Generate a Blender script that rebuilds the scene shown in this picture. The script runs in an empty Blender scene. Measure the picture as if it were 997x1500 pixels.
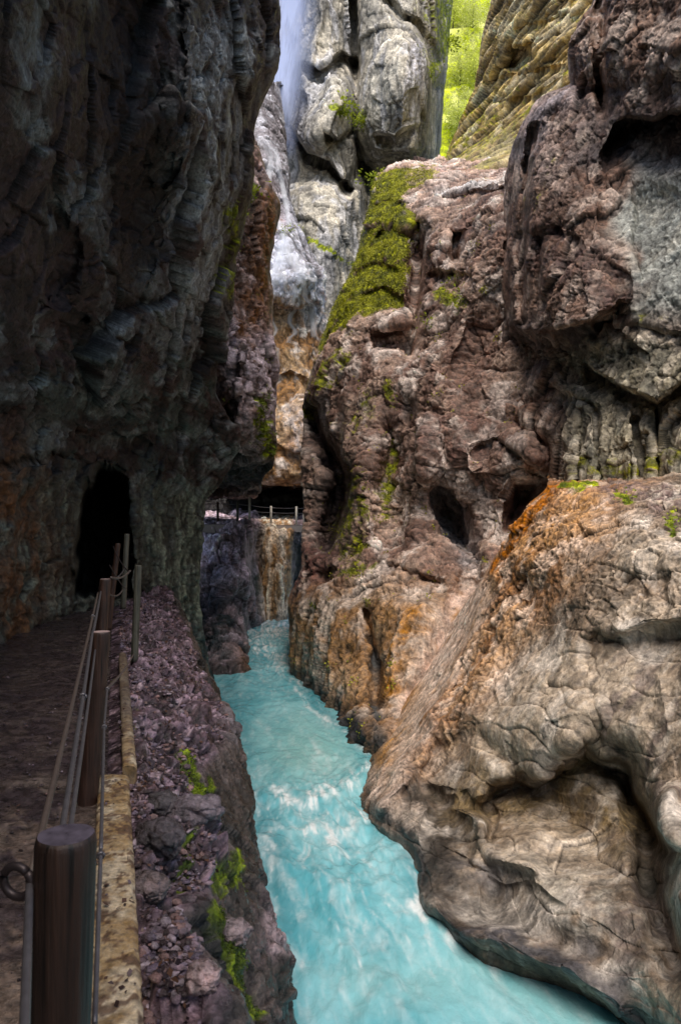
import bpy, math, random
import numpy as np
from mathutils import Vector
RES = 1.0
rng = np.random.default_rng(7)
random.seed(7)
f32 = np.float32
F, CX, HY, EYE = 1100.0, 498.5, 775.0, 1.6     # pinhole of the lens: focal length in px of a 997x1500 frame, principal column, horizon row, eye height
WATER = -3.1
SC = bpy.context.scene
COL = SC.collection
def P(x, y, d):
    return np.array([(x - CX) / F * d, d, EYE + (HY - y) / F * d])

# ------------------------------------------------------------------ noise
_g = rng.normal(size=(4096, 3)); _g /= np.linalg.norm(_g, axis=1)[:, None]
GR = _g.astype(f32)
RJ = rng.random((4096, 3)).astype(f32)
PERM = rng.permutation(4096).astype(np.int32)
def hsh(ix, iy, iz):
    h = PERM[ix & 4095]; h = PERM[(h + iy) & 4095]; return PERM[(h + iz) & 4095]
def _perlin(p):
    p = p.astype(f32); i = np.floor(p).astype(np.int32); f = p - i
    u = f * f * f * (f * (f * 6 - 15) + 10)
    out = None
    ix, iy, iz = i[:, 0], i[:, 1], i[:, 2]
    def g(dx, dy, dz):
        G = GR[hsh(ix + dx, iy + dy, iz + dz)]
        return G[:, 0] * (f[:, 0] - dx) + G[:, 1] * (f[:, 1] - dy) + G[:, 2] * (f[:, 2] - dz)
    def lerp(a, b, t): return a + (b - a) * t
    x0 = lerp(lerp(g(0,0,0), g(1,0,0), u[:,0]), lerp(g(0,1,0), g(1,1,0), u[:,0]), u[:,1])
    x1 = lerp(lerp(g(0,0,1), g(1,0,1), u[:,0]), lerp(g(0,1,1), g(1,1,1), u[:,0]), u[:,1])
    return lerp(x0, x1, u[:, 2]) * 1.5
from concurrent.futures import ThreadPoolExecutor
POOL = ThreadPoolExecutor(4)
def chunked(fn, p, n=20000):
    p = np.ascontiguousarray(p, dtype=f32)
    parts = list(POOL.map(fn, [p[i:i + n] for i in range(0, len(p), n)]))
    if isinstance(parts[0], tuple): return tuple(np.concatenate(z) for z in zip(*parts))
    return np.concatenate(parts)
def perlin(p): return chunked(_perlin, p)
def worley(p): return chunked(_worley, p)
def fbm(p, octs=5, gain=.5, lac=2.03):
    s = 0; a = 1.0; q = p
    for k in range(octs):
        s = s + a * perlin(q + f32(17.3 * k)); a *= gain; q = q * f32(lac)
    return s
def billow(p, octs=3, gain=.55):
    s = 0; a = 1.0; q = p
    for k in range(octs):
        s = s + a * np.abs(perlin(q + f32(9.1 * k))); a *= gain; q = q * f32(2.1)
    return s
def ridged(p, octs=4, gain=.5):
    s = 0; a = 1.0; q = p
    for k in range(octs):
        s = s + a * (1 - np.abs(perlin(q + f32(5.7 * k)))) ** 2; a *= gain; q = q * f32(2.07)
    return s
def _worley(p):
    """F1, F2 and a tilted-plane height per cell"""
    p = p.astype(f32); b = np.floor(p - f32(.5)).astype(np.int32)
    n = len(p); F1 = np.full(n, 9, f32); F2 = np.full(n, 9, f32); H = np.zeros(n, f32)
    for dx in (0, 1):
        for dy in (0, 1):
            for dz in (0, 1):
                ix, iy, iz = b[:, 0] + dx, b[:, 1] + dy, b[:, 2] + dz
                h = hsh(ix, iy, iz); J = RJ[h]
                vx = p[:, 0] - ix - (.15 + .7 * J[:, 0]); vy = p[:, 1] - iy - (.15 + .7 * J[:, 1]); vz = p[:, 2] - iz - (.15 + .7 * J[:, 2])
                dd = np.sqrt(vx * vx + vy * vy + vz * vz)
                G = GR[PERM[h]]
                pl = G[:, 0] * vx + G[:, 1] * vy + G[:, 2] * vz + (J[:, 0] - .5) * .6
                c = dd < F1
                F2 = np.where(c, F1, np.minimum(F2, dd)); H = np.where(c, pl, H); F1 = np.where(c, dd, F1)
    return F1, F2, H
def sst(a, b, x):
    t = np.clip((x - a) / (b - a), 0, 1); return t * t * (3 - 2 * t)

# ------------------------------------------------------------------ control rows -> dense surface
def pchip1(xs, ys, x):
    xs = np.asarray(xs, float); ys = np.asarray(ys, float)
    if len(xs) == 2: return np.interp(x, xs, ys)
    h = np.diff(xs); dl = np.diff(ys) / h
    m = np.zeros(len(xs)); m[0] = dl[0]; m[-1] = dl[-1]
    for i in range(1, len(xs) - 1):
        if dl[i-1] * dl[i] > 0:
            w1 = 2 * h[i] + h[i-1]; w2 = h[i] + 2 * h[i-1]
            m[i] = (w1 + w2) / (w1 / dl[i-1] + w2 / dl[i])
    k = np.clip(np.searchsorted(xs, x) - 1, 0, len(xs) - 2)
    t = (x - xs[k]) / h[k]
    return ((1 + 2*t) * (1-t)**2) * ys[k] + t * (1-t)**2 * h[k] * m[k] + t*t*(3-2*t) * ys[k+1] + t*t*(t-1) * h[k] * m[k+1]
def rows_interp(T, A, t):
    """non-uniform Catmull-Rom of rows A (R,...) at parameters t"""
    T = np.asarray(T, float); R = len(T)
    M = np.zeros_like(A)
    M[0] = (A[1] - A[0]) / (T[1] - T[0]); M[-1] = (A[-1] - A[-2]) / (T[-1] - T[-2])
    for i in range(1, R - 1):
        a = (A[i] - A[i-1]) / (T[i] - T[i-1]); b = (A[i+1] - A[i]) / (T[i+1] - T[i])
        M[i] = np.where(a * b > 0, 2 * a * b / np.where(np.abs(a + b) < 1e-9, 1e-9, a + b), 0)
    k = np.clip(np.searchsorted(T, t) - 1, 0, R - 2)
    h = (T[k+1] - T[k]); s = (t - T[k]) / h
    s = s.reshape(-1, *([1] * (A.ndim - 1))); h = h.reshape(s.shape)
    return ((1+2*s)*(1-s)**2) * A[k] + s*(1-s)**2 * h * M[k] + s*s*(3-2*s) * A[k+1] + s*s*(s-1) * h * M[k+1]
class Patch:
    def __init__(self, rows, step=1.7, wrapL=0, wrapR=0, rnd=0, shrink=14):
        step = step / RES
        wid = max(r[1][-1][0] - r[1][0][0] for r in rows)
        nx = int(wid / step)
        nw = 26
        X, Y, D = [], [], []
        t = np.linspace(0, 1, nx)
        for y, pts in rows:
            xs = [q[0] for q in pts]; ds = [q[1] for q in pts]
            x = xs[0] + t * (xs[-1] - xs[0]); d = pchip1(xs, ds, x)
            if rnd and wrapR: d = d + rnd * (1 - np.sqrt(1 - (np.clip((t - .82) / .18, 0, 1) ** 2) * .98))
            if rnd and wrapL: d = d + rnd * (1 - np.sqrt(1 - (np.clip((.18 - t) / .18, 0, 1) ** 2) * .98))
            if wrapR:
                s = np.arange(1, nw + 1) / nw
                x = np.concatenate([x, x[-1] - shrink * s ** 1.5]); d = np.concatenate([d, d[-1] + wrapR * s])
            if wrapL:
                s = np.arange(nw, 0, -1) / nw
                x = np.concatenate([x[0] + shrink * s ** 1.5, x]); d = np.concatenate([d[0] + wrapL * s, d])
            X.append(x); D.append(d); Y.append(np.full_like(x, y))
        X, Y, D = map(np.array, (X, Y, D))
        T = [0.0]
        for i in range(1, len(rows)):
            dm = float(np.median(np.abs(D[i] - D[i-1]) / D[i]))
            T.append(T[-1] + math.hypot(rows[i][0] - rows[i-1][0], dm * 500) + 1)
        ny = int(T[-1] / step)
        tt = np.linspace(0, T[-1], ny)
        self.X = rows_interp(T, X, tt); self.D = rows_interp(T, D, tt); self.Y = rows_interp(T, Y, tt)
        self.ny, self.nx = self.X.shape
    def flat(self): return self.X.ravel(), self.Y.ravel()
    def world(self):
        W = np.stack([(self.X - CX) / F * self.D, self.D, EYE + (HY - self.Y) / F * self.D], -1)
        return W
def poly_dist(X, Y, pts):
    best = np.full(X.shape, 1e9)
    for (x0, y0), (x1, y1) in zip(pts[:-1], pts[1:]):
        dx, dy = x1 - x0, y1 - y0; L = dx*dx + dy*dy + 1e-9
        t = np.clip(((X - x0) * dx + (Y - y0) * dy) / L, 0, 1)
        best = np.minimum(best, np.hypot(X - x0 - t*dx, Y - y0 - t*dy))
    return best
def inside(X, Y, poly):
    c = np.zeros(X.shape, bool); n = len(poly)
    for i in range(n):
        x0, y0 = poly[i]; x1, y1 = poly[(i+1) % n]
        if y0 == y1: continue
        k = ((y0 > Y) != (y1 > Y)) & (X < (x1 - x0) * (Y - y0) / (y1 - y0) + x0)
        c ^= k
    return c
def feat(X, Y, f):
    """weight 0..1 of a stroke / hollow / ledge"""
    k = f[0]
    if k == 'line':                       # gaussian stroke along a polyline
        return np.exp(-(poly_dist(X, Y, f[1]) / f[2]) ** 2)
    if k == 'hole':                       # closed outline, soft edge inside
        poly = f[1]; d = poly_dist(X, Y, list(poly) + [poly[0]])
        return np.where(inside(X, Y, poly), sst(0, f[2], d), 0)
    if k == 'under':                      # sharp lip along the line, hollow fading below it
        xs = np.array([q[0] for q in f[1]], float); ys = np.array([q[1] for q in f[1]], float)
        yl = np.interp(X, xs, ys); s = Y - yl
        fade = sst(xs[0], xs[0] + f[3], X) * (1 - sst(xs[-1] - f[3], xs[-1], X))
        return sst(-2, 7, s) * np.exp(-np.clip(s, 0, None) / f[2]) * fade
    if k == 'scoop':                      # the same with a rounded lip
        xs = np.array([q[0] for q in f[1]], float); ys = np.array([q[1] for q in f[1]], float)
        s = Y - np.interp(X, xs, ys)
        fade = sst(xs[0], xs[0] + f[3], X) * (1 - sst(xs[-1] - f[3], xs[-1], X))
        return sst(-9, 24, s) * np.exp(-np.clip(s, 0, None) / f[2]) * fade
    if k == 'over':                       # sharp lower lip, bulge fading above it
        xs = np.array([q[0] for q in f[1]], float); ys = np.array([q[1] for q in f[1]], float)
        yl = np.interp(X, xs, ys); s = yl - Y
        fade = sst(xs[0], xs[0] + f[3], X) * (1 - sst(xs[-1] - f[3], xs[-1], X))
        return sst(-6, 3, s) * np.exp(-np.clip(s, 0, None) / f[2]) * fade
    if k == 'right':                      # sharp step across a (mostly vertical) line, fading to the right
        ys = np.array([q[1] for q in f[1]], float); xs = np.array([q[0] for q in f[1]], float)
        xl = np.interp(Y, ys, xs); s = X - xl
        fade = sst(ys[0], ys[0] + f[3], Y) * (1 - sst(ys[-1] - f[3], ys[-1], Y))
        return sst(-3, 5, s) * np.exp(-np.clip(s, 0, None) / f[2]) * fade
    if k == 'left':
        ys = np.array([q[1] for q in f[1]], float); xs = np.array([q[0] for q in f[1]], float)
        xl = np.interp(Y, ys, xs); s = xl - X
        fade = sst(ys[0], ys[0] + f[3], Y) * (1 - sst(ys[-1] - f[3], ys[-1], Y))
        return sst(-3, 5, s) * np.exp(-np.clip(s, 0, None) / f[2]) * fade
    if k == 'blob':                       # elliptical gaussian
        (cx, cy), (rx, ry) = f[1], f[2]
        return np.exp(-((X - cx) / rx) ** 2 - ((Y - cy) / ry) ** 2)
def grid_normals(W):
    du = np.gradient(W, axis=1); dv = np.gradient(W, axis=0)
    n = np.cross(du, dv); n /= np.linalg.norm(n, axis=-1, keepdims=True) + 1e-12
    return n
def blur(A, n=1):
    for _ in range(n):
        A = (np.roll(A, 1, 0) + np.roll(A, -1, 0) + np.roll(A, 1, 1) + np.roll(A, -1, 1) + 4 * A) / 8
    return A
def mesh_grid(name, W, col, mat, extra=None):
    ny, nx = W.shape[:2]
    me = bpy.data.meshes.new(name)
    v = W.reshape(-1, 3).astype(f32)
    idx = np.arange(ny * nx, dtype=np.int32).reshape(ny, nx)
    q = np.stack([idx[:-1, :-1], idx[1:, :-1], idx[1:, 1:], idx[:-1, 1:]], -1).reshape(-1, 4)
    me.vertices.add(len(v)); me.vertices.foreach_set('co', v.ravel())
    me.loops.add(q.size); me.loops.foreach_set('vertex_index', q.ravel())
    me.polygons.add(len(q)); me.polygons.foreach_set('loop_start', np.arange(0, q.size, 4, dtype=np.int32))
    me.polygons.foreach_set('use_smooth', np.ones(len(q), bool))
    me.update(calc_edges=True)
    a = me.color_attributes.new('Col', 'FLOAT_COLOR', 'POINT')
    c = np.ones((len(v), 4), f32); c[:, :3] = col.reshape(-1, 3)
    if extra is not None: c[:, 3] = extra.ravel()
    a.data.foreach_set('color', c.ravel())
    me.materials.append(mat)
    o = bpy.data.objects.new(name, me); COL.objects.link(o)
    return o
def tag(o, label=None, cat=None, group=None, kind=None):
    if label: o['label'] = label
    if cat: o['category'] = cat
    if group: o['group'] = group
    if kind: o['kind'] = kind
    return o

# ------------------------------------------------------------------ materials
def nodes(name):
    m = bpy.data.materials.new(name); m.use_nodes = True
    nt = m.node_tree; b = nt.nodes['Principled BSDF']
    return m, nt, b
def N(nt, typ, **kw):
    n = nt.nodes.new(typ)
    for k, v in kw.items():
        if k in n.inputs: n.inputs[k].default_value = v
        else: setattr(n, k, v)
    return n
def rock_mat(name, scale=1.0, rough=.6, bump=.5, var=.55, wet=0.0, spec=.35):
    """vertex albedo times fine mineral grain and dark pits, with fine bump"""
    m, nt, b = nodes(name); L = nt.links.new
    at = N(nt, 'ShaderNodeAttribute', attribute_name='Col')
    tc = N(nt, 'ShaderNodeTexCoord')
    def noise(s, d, r):
        n = N(nt, 'ShaderNodeTexNoise', Scale=s * scale, Detail=d, Roughness=r); L(tc.outputs['Object'], n.inputs['Vector']); return n.outputs['Fac']
    def rng_(src, a, b_, c, d):
        r = N(nt, 'ShaderNodeMapRange'); L(src, r.inputs['Value'])
        for k, v in zip(('From Min', 'From Max', 'To Min', 'To Max'), (a, b_, c, d)): r.inputs[k].default_value = v
        return r.outputs[0]
    def mul(x, y):
        n = N(nt, 'ShaderNodeMath', operation='MULTIPLY'); L(x, n.inputs[0]); L(y, n.inputs[1]); return n.outputs[0]
    n1 = noise(3.2, 10.0, .72); n2 = noise(19.0, 6.0, .7); n3 = noise(8.0, 4.0, .6)
    k = mul(mul(rng_(n1, .36, .64, 1 - var, 1 + var), rng_(n2, .36, .64, 1 - var * .6, 1 + var * .6)), rng_(n3, .34, .47, 1 - var * .9, 1.0))
    vm = N(nt, 'ShaderNodeVectorMath', operation='SCALE'); L(at.outputs['Color'], vm.inputs[0]); L(k, vm.inputs['Scale'])
    hs = N(nt, 'ShaderNodeHueSaturation'); L(rng_(n3, .4, .6, 1.14, 1.34), hs.inputs['Saturation']); L(vm.outputs[0], hs.inputs['Color'])
    L(hs.outputs[0], b.inputs['Base Color'])
    L(rng_(n1, .35, .65, rough - .2 - wet, rough + .15), b.inputs['Roughness'])
    b.inputs['Specular IOR Level'].default_value = spec
    prev = None
    for src, st, ds in ((n1, bump, .16), (n3, bump, .06), (n2, bump * .8, .022)):
        bp = N(nt, 'ShaderNodeBump', Strength=st, Distance=ds / scale); L(src, bp.inputs['Height'])
        if prev is not None: L(prev, bp.inputs['Normal'])
        prev = bp.outputs[0]
    L(prev, b.inputs['Normal'])
    return m
def C(*c): return np.array(c, float)
def mixc(a, b, t): return a + (b - a) * t[..., None]

SURF = {}
def rock(name, rows, mat, colfn, dispfn, feats=(), step=1.7, wrapL=0, wrapR=0, rnd=0, shrink=14):
    p = Patch(rows, step, wrapL, wrapR, rnd, shrink)
    W = p.world(); q = W.reshape(-1, 3).astype(f32)
    wob = 1.0 / np.clip(p.D, 3, None) * F     # wobble, so that no ledge or hollow has a ruler-straight edge
    wf = f32(11.0 / np.median(p.D))
    wx = p.X + (fbm(q * wf, 2) * .22).reshape(p.X.shape) * wob * .6
    wy = p.Y + (fbm(q * wf + f32(31), 2) * .22).reshape(p.X.shape) * wob * .6
    for f, a in feats:
        p.D = p.D + a * feat(wx, wy, f)
    return finish(name, p.world(), wx, wy, mat, colfn, dispfn, 3, step / RES)
def finish(name, W, wx, wy, mat, colfn, dispfn, nb=3, stretch=0, grain=1.0):
    n = grid_normals(blur(W, nb)); n = n * sgn(n, W)
    q = W.reshape(-1, 3).astype(f32)
    h = dispfn(q, wx.ravel(), wy.ravel(), n.reshape(-1, 3)).reshape(wx.shape)
    if stretch:                               # calm the relief where the sheet folds steeply into a hollow
        e = np.maximum(np.linalg.norm(np.gradient(W, axis=0), axis=-1), np.linalg.norm(np.gradient(W, axis=1), axis=-1)) / (np.clip(W[..., 1], 1, None) / F * stretch)
        h = h * blur(np.clip(3.2 / e, .12, 1), 6)
    W = W + n * h[..., None]
    if stretch:                               # flanks of folds that the sheet only crosses with long faces: smooth them, or they comb
        e = np.linalg.norm(np.gradient(W, axis=1), axis=-1) / (np.clip(W[..., 1], 1, None) / F * stretch)
        mk = blur(sst(3.6, 8.0, e), 3)[..., None]; Wb = W
        for _ in range(7): Wb = np.concatenate([Wb[:1], (Wb[:-2] + 2 * Wb[1:-1] + Wb[2:]) / 4, Wb[-1:]])
        W = W * (1 - mk) + Wb * mk
    n2 = grid_normals(W); s2 = sgn(n2, W); n2 = n2 * s2
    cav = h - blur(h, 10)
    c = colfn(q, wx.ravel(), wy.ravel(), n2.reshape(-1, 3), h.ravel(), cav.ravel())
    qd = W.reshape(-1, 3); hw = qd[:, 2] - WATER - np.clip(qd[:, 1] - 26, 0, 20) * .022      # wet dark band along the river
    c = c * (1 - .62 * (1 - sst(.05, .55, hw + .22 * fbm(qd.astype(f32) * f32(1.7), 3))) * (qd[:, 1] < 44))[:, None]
    fine = h - blur(h, 3); c = c * np.clip(1 + grain * .24 * (fine / (fine.std() + 1e-9)).ravel(), .35, 1.12)[:, None]      # shade of the fine relief put into the colour: darker pits, slightly lighter crests
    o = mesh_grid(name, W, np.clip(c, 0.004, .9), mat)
    if s2 > 0: o.data.flip_normals()
    SURF[o.name] = (wx.ravel(), wy.ravel(), W.reshape(-1, 3), n2.reshape(-1, 3))
    return o
def sgn(n, W):
    c = W - np.array([0, 0, EYE]); return -np.sign(np.median(np.sum(n * c, -1)))
def on(o, x, y, lift=0.0):
    """point of a rock surface seen at column x, row y"""
    X, Y, W, n = SURF[o.name]
    dv = W - np.array([0, 0, EYE]); xx = CX + dv[:, 0] / dv[:, 1] * F; yy = HY - dv[:, 2] / dv[:, 1] * F
    k = (np.abs(xx - x) < 5) & (np.abs(yy - y) < 5)
    if not k.any(): k = np.hypot(xx - x, yy - y) < np.hypot(xx - x, yy - y).min() + 1
    i = np.where(k)[0]; j = i[np.argmin(W[i, 1])]
    return W[j] + n[j] * lift, n[j]

#MASSES
# ------------------------------------------------------------------ rock styles (metres outwards)
def warp(q, f, a):
    return q + f32(a) * np.stack([perlin(q * f32(f)), perlin(q * f32(f) + f32(51)), perlin(q * f32(f) + f32(99))], -1)
def blocks(q, s, amp, crack=.35, an=(1, 1, 1)):
    w = warp(q * np.array(an, f32), s * .6, .16 / s) * f32(s)
    F1, F2, H = worley(w)
    return amp * (H - crack * np.exp(-((F2 - F1) / .07) ** 2))
def tri(x):
    return 1 - 2 * np.abs(x + f32(.5) - np.floor(x + f32(.5)) - f32(.5)) - f32(.5)
def cracks(q, s, wd=.03, an=(1, 1, 1)):
    w = warp(q * np.array(an, f32), s * .8, .3 / s)
    return np.exp(-(np.abs(perlin(w * f32(s))) / wd) ** 2) * sst(-.1, .3, perlin(q * f32(s * .6) + f32(13)))
def fract(q, s=1.0, A=1.0, an=(1, 1, 1)):
    qa = q * np.array(an, f32)
    return A * (blocks(q, .62 * s, .46 / s, .10, an) + .10 / s * fbm(qa * f32(.9 * s), 2) + blocks(q, 1.7 * s, .17 / s, .2, an) + blocks(q, 4.6 * s, .065 / s, .25, an)
                + .045 / s * fbm(qa * f32(6.5 * s), 5, .62) - .08 / s * cracks(q, .9 * s, .025, an))
def tufa(q, s=1.0, A=1.0, an=(1, 1, 1.2)):
    qa = q * np.array(an, f32); w = warp(qa, 1.1 * s, .2 / s)
    big = fbm(w * f32(.8 * s) + f32(3), 5, .52)
    return A * (blocks(q, .75 * s, .20 / s, .1, an) + .22 / s * big + blocks(q, 2.2 * s, .05 / s, .25, an) + blocks(q, 6 * s, .02 / s, .4, an)
                - .10 / s * (ridged(w * f32(2.2 * s), 3, .6) - 1.0) + .05 / s * fbm(w * f32(7 * s), 4, .64) - .09 / s * cracks(q, 1.0 * s, .03, an))
def carved(q, s=1.0, A=1.0):
    w = warp(q, .4 * s, .8 / s)
    b = w[:, 2] + f32(.55) * w[:, 0] + f32(.25) * w[:, 1]
    u = b * f32(2.6 * s) + f32(.9) * fbm(q * f32(.5 * s), 3)
    bed = np.abs(u - np.floor(u) - f32(.5)) * 2
    return A * (.34 / s * fbm(w * f32(.5 * s), 2, .4) + .045 / s * (bed ** 3) * sst(-.25, .3, perlin(q * f32(.8 * s) + f32(19))) + blocks(q, .75 * s, .05 / s, .0) + blocks(q, 3.2 * s, .016 / s, .2, (1, 1, 1.6))
                + .028 / s * fbm(q * f32(4 * s), 6, .6) - .018 / s * cracks(q, .55 * s, .012, (.6, .6, 1.8)))
def strata(q, per, A, tilt=(0.1, 0.0), wob=.25):
    z = q[:, 2] + tilt[0] * q[:, 0] + tilt[1] * q[:, 1] + f32(wob) * fbm(q * f32(.35), 3)
    u = z / per; k = np.floor(u); fr = u - k
    hh = RJ[(k.astype(np.int32) * 37) & 4095, 0]
    return A * ((hh - .5) * 1.2 + (.5 - np.abs(fr - .5)) * .5 - .6 * np.exp(-(np.minimum(fr, 1 - fr) / .05) ** 2) * sst(.1, .3, perlin(q * f32(.9)) + .25))

def tones(q, a, b, c, s=.6):
    """three albedos blended by noise"""
    t = sst(-.35, .45, fbm(q * f32(s), 5, .6)); u = sst(-.05, .5, fbm(q * f32(s * 1.7) + f32(40), 5, .6))
    return mixc(mixc(np.broadcast_to(a, (len(q), 3)), np.broadcast_to(b, (len(q), 3)), t), np.broadcast_to(c, (len(q), 3)), u)
def paint(col, q, x, y, f, c, k=1.0, rough=.5, s=2.0):
    w = feat(x, y, f) * np.clip(1 + rough * 2 * fbm(q * f32(s) + f32(11), 4, .6), 0, 1.8) * k
    return mixc(col, np.broadcast_to(c, col.shape), np.clip(w, 0, 1))
def cavity_tone(col, cav, amt, k=.5):  # darker in the hollows of the relief, lighter on its crests
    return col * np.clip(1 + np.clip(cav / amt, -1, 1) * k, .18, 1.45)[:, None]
def drips(q, s=2.2, zs=.16):
    return fbm(warp(q, .8, .25) * np.array([s, s, s * zs], f32), 4, .6)
def mossy(col, q, n, w, lo=.1, c1=C(.075, .1, .012), c2=C(.26, .3, .025)):
    k = sst(lo, lo + .3, w * (.55 + .75 * n[:, 2]) + .42 * fbm(q * f32(1.6), 5, .62))
    k = k * sst(.02, .2, w)
    t = sst(-.3, .4, fbm(q * f32(4.5), 3))
    return mixc(col, mixc(np.broadcast_to(c1, col.shape), np.broadcast_to(c2, col.shape), t), k), k

M_dark = rock_mat('dark_wet_rock', 1.3, .55, .6, .6, .1)
M_tufa = rock_mat('knobbly_rock', .9, .62, .6, .5, .1)
M_carv = rock_mat('carved_rock', 1.2, .6, .45, .42)
M_far = rock_mat('pale_far_rock', .45, .65, .5, .45)
M_bank = rock_mat('bank_rock', 2.6, .42, .7, .55, .12, .5)

# ------------------------------------------------------------------ LEFT CLIFF
A_rows = [
 (-900, [(-600, 3.4), (-200, 4.2), (150, 7), (280, 10), (430, 16)]),
 (-350, [(-600, 3.2), (-200, 3.8), (0, 4.6), (150, 6.8), (280, 9.8), (420, 15.4)]),
 (0,    [(-600, 3.6), (-200, 4.2), (0, 5.2), (150, 7.8), (262, 10.5), (350, 13), (412, 15.5)]),
 (80,   [(-600, 3.7), (-200, 4.5), (0, 5.6), (150, 8.2), (265, 10.8), (350, 13), (410, 15.6)]),
 (170,  [(-600, 4.0), (-200, 4.8), (0, 6.0), (150, 8.7), (270, 11.2), (340, 13.5), (380, 16)]),
 (300,  [(-600, 4.5), (-200, 5.4), (0, 7.0), (150, 10), (262, 12.4), (320, 14.5), (364, 17)]),
 (440,  [(-600, 5.0), (-200, 6.2), (0, 8.0), (150, 11.2), (250, 13.6), (336, 18)]),
 (560,  [(-600, 5.6), (-200, 7.0), (0, 9.0), (120, 12), (230, 15), (318, 19)]),
 (650,  [(-600, 6.0), (-200, 7.6), (0, 10), (110, 13.6), (210, 16.8), (345, 21)]),
 (700,  [(-600, 6.2), (-200, 7.8), (0, 10.3), (110, 14), (205, 17.1), (325, 21.5)]),
 (740,  [(-600, 6.2), (-200, 7.8), (0, 10.5), (110, 14.2), (200, 17.3), (300, 21.4)]),
 (870,  [(-600, 6.2), (-200, 7.8), (0, 10.6), (110, 14.3), (200, 17.2), (292, 21.3)]),
 (960,  [(-600, 6.2), (-200, 7.9), (0, 10.7), (110, 14.3), (200, 17), (303, 21.4)]),
 (1010, [(-600, 6.3), (-200, 8), (0, 10.8), (110, 14.3), (200, 17), (318, 21.8)]),
 (1120, [(-600, 6.3), (-200, 8), (0, 10.8), (110, 14.3), (200, 17), (322, 22)]),
]
tun = [(104, 880), (106, 800), (112, 740), (128, 702), (150, 684), (172, 684), (188, 706), (196, 760), (198, 880)]
A_feats = [
 (('hole', tun, 15), 5.5),
 (('blob', (205, 230), (48, 260)), .55), (('line', [(285, 0), (272, 130), (262, 300), (240, 420)], 20), -.2),
 (('right', [(262, -60), (270, 130), (258, 330), (250, 450)], 40, 60), -.12),
 (('over', [(90, 640), (150, 625), (230, 610), (300, 590)], 60, 60), -.35),
 (('under', [(-40, 690), (60, 672), (120, 650), (190, 640), (250, 660)], 60, 50), .5),
 (('under', [(20, 480), (100, 460), (200, 500)], 35, 50), .3),
 (('line', [(80, 300), (110, 360), (90, 420)], 10), .3),
 (('line', [(365, 40), (352, 170), (340, 250)], 12), .25),
 (('blob', (292, 610), (30, 70)), .9),
 (('line', [(235, 690), (230, 780), (240, 860)], 10), -.25),
]
def A_disp(q, x, y, n):
    low = sst(690, 740, y)
    v = fract(q, 1.0, .8, (1, .5, .75))
    qs = q * np.array([1, .45, 1], f32); s = .13 * drips(qs, 2.4, .18) + .04 * fbm(qs * f32(6), 4, .6) + blocks(qs, 3, .06, .3)
    inner = feat(x, y, ('hole', tun, 6))
    near = .55 + .45 * sst(6, 12, q[:, 1])
    return (v * (1 - low) + s * low) * (1 - .4 * inner) * near
def A_col(q, x, y, n, h, cav):
    c = tones(q * np.array([1, .42, 1], f32), C(.015, .012, .012), C(.054, .037, .035), C(.17, .18, .18), .8)
    qa = q * np.array([1, .42, 1], f32)
    g = sst(-.05, .4, fbm(qa * f32(.9) + f32(5), 4, .6)) * sst(300, 560, y)
    c = mixc(c, np.broadcast_to(C(.08, .105, .095), c.shape), .55 * g)
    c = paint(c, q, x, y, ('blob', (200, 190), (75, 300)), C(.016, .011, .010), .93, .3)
    c = paint(c, q, x, y, ('line', [(330, 60), (320, 300), (300, 430)], 48), C(.26, .28, .29), .8, 1.0, 1.5)  # bluish-white wet highlights painted into the colour
    c = paint(c, q, x, y, ('line', [(395, -50), (375, 160), (355, 300), (330, 450)], 12), C(.03, .022, .02), .9, .3)
    low = sst(690, 740, y)
    dr = drips(q + f32(3), 3.0, .12)
    c = mixc(c, mixc(np.broadcast_to(C(.05, .055, .045), c.shape), np.broadcast_to(C(.19, .21, .165), c.shape), sst(-.3, .35, dr)), low * .8)
    c = paint(c, q, x, y, ('line', [(0, 700), (30, 800), (20, 930)], 60), C(.14, .08, .05), .7, .8)
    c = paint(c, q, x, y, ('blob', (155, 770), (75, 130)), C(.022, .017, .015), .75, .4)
    c = mixc(c, np.broadcast_to(C(.016, .014, .012), c.shape), feat(x, y, ('hole', tun, 14)))  # darkness inside the tunnel put into the colour
    c = paint(c, q, x, y, ('line', [(290, 930), (315, 1010)], 26), C(.03, .04, .045), .8, .3)
    m, _ = mossy(c, q, n, feat(x, y, ('line', [(350, 300), (330, 420)], 14)) * .7, .15)
    return cavity_tone(m, cav, .06, .55)
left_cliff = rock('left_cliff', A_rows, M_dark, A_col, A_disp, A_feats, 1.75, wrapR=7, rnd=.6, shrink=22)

# ------------------------------------------------------------------ LEFT BUTTRESS above the gallery
B_rows = [
 (170, [(240, 26), (320, 26), (362, 28)]), (205, [(240, 25), (330, 25), (376, 27.4)]),
 (262, [(240, 24), (350, 24.2), (394, 26)]), (305, [(240, 23.4), (360, 23.6), (411, 26)]),
 (340, [(240, 23), (355, 23.4), (404, 25.6)]), (385, [(240, 22.6), (345, 23), (396, 25.2)]), (440, [(240, 22), (330, 22.4), (400, 25)]),
 (485, [(230, 21.6), (325, 21.9), (397, 24.4)]), (540, [(230, 21.4), (325, 21.5), (406, 24)]), (605, [(230, 21.8), (330, 21.8), (404, 24)]),
 (650, [(230, 22.6), (335, 22.7), (404, 24.6)]), (680, [(230, 25), (340, 24.6), (399, 26)]), (700, [(230, 28.5), (340, 28.8), (384, 30)]),
 (716, [(230, 33), (340, 34), (380, 35)]), (728, [(230, 39), (340, 40), (376, 41)]),
]
def B_disp(q, x, y, n): return fract(q, .8, .6) + tufa(q, 1.2, .5)
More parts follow.
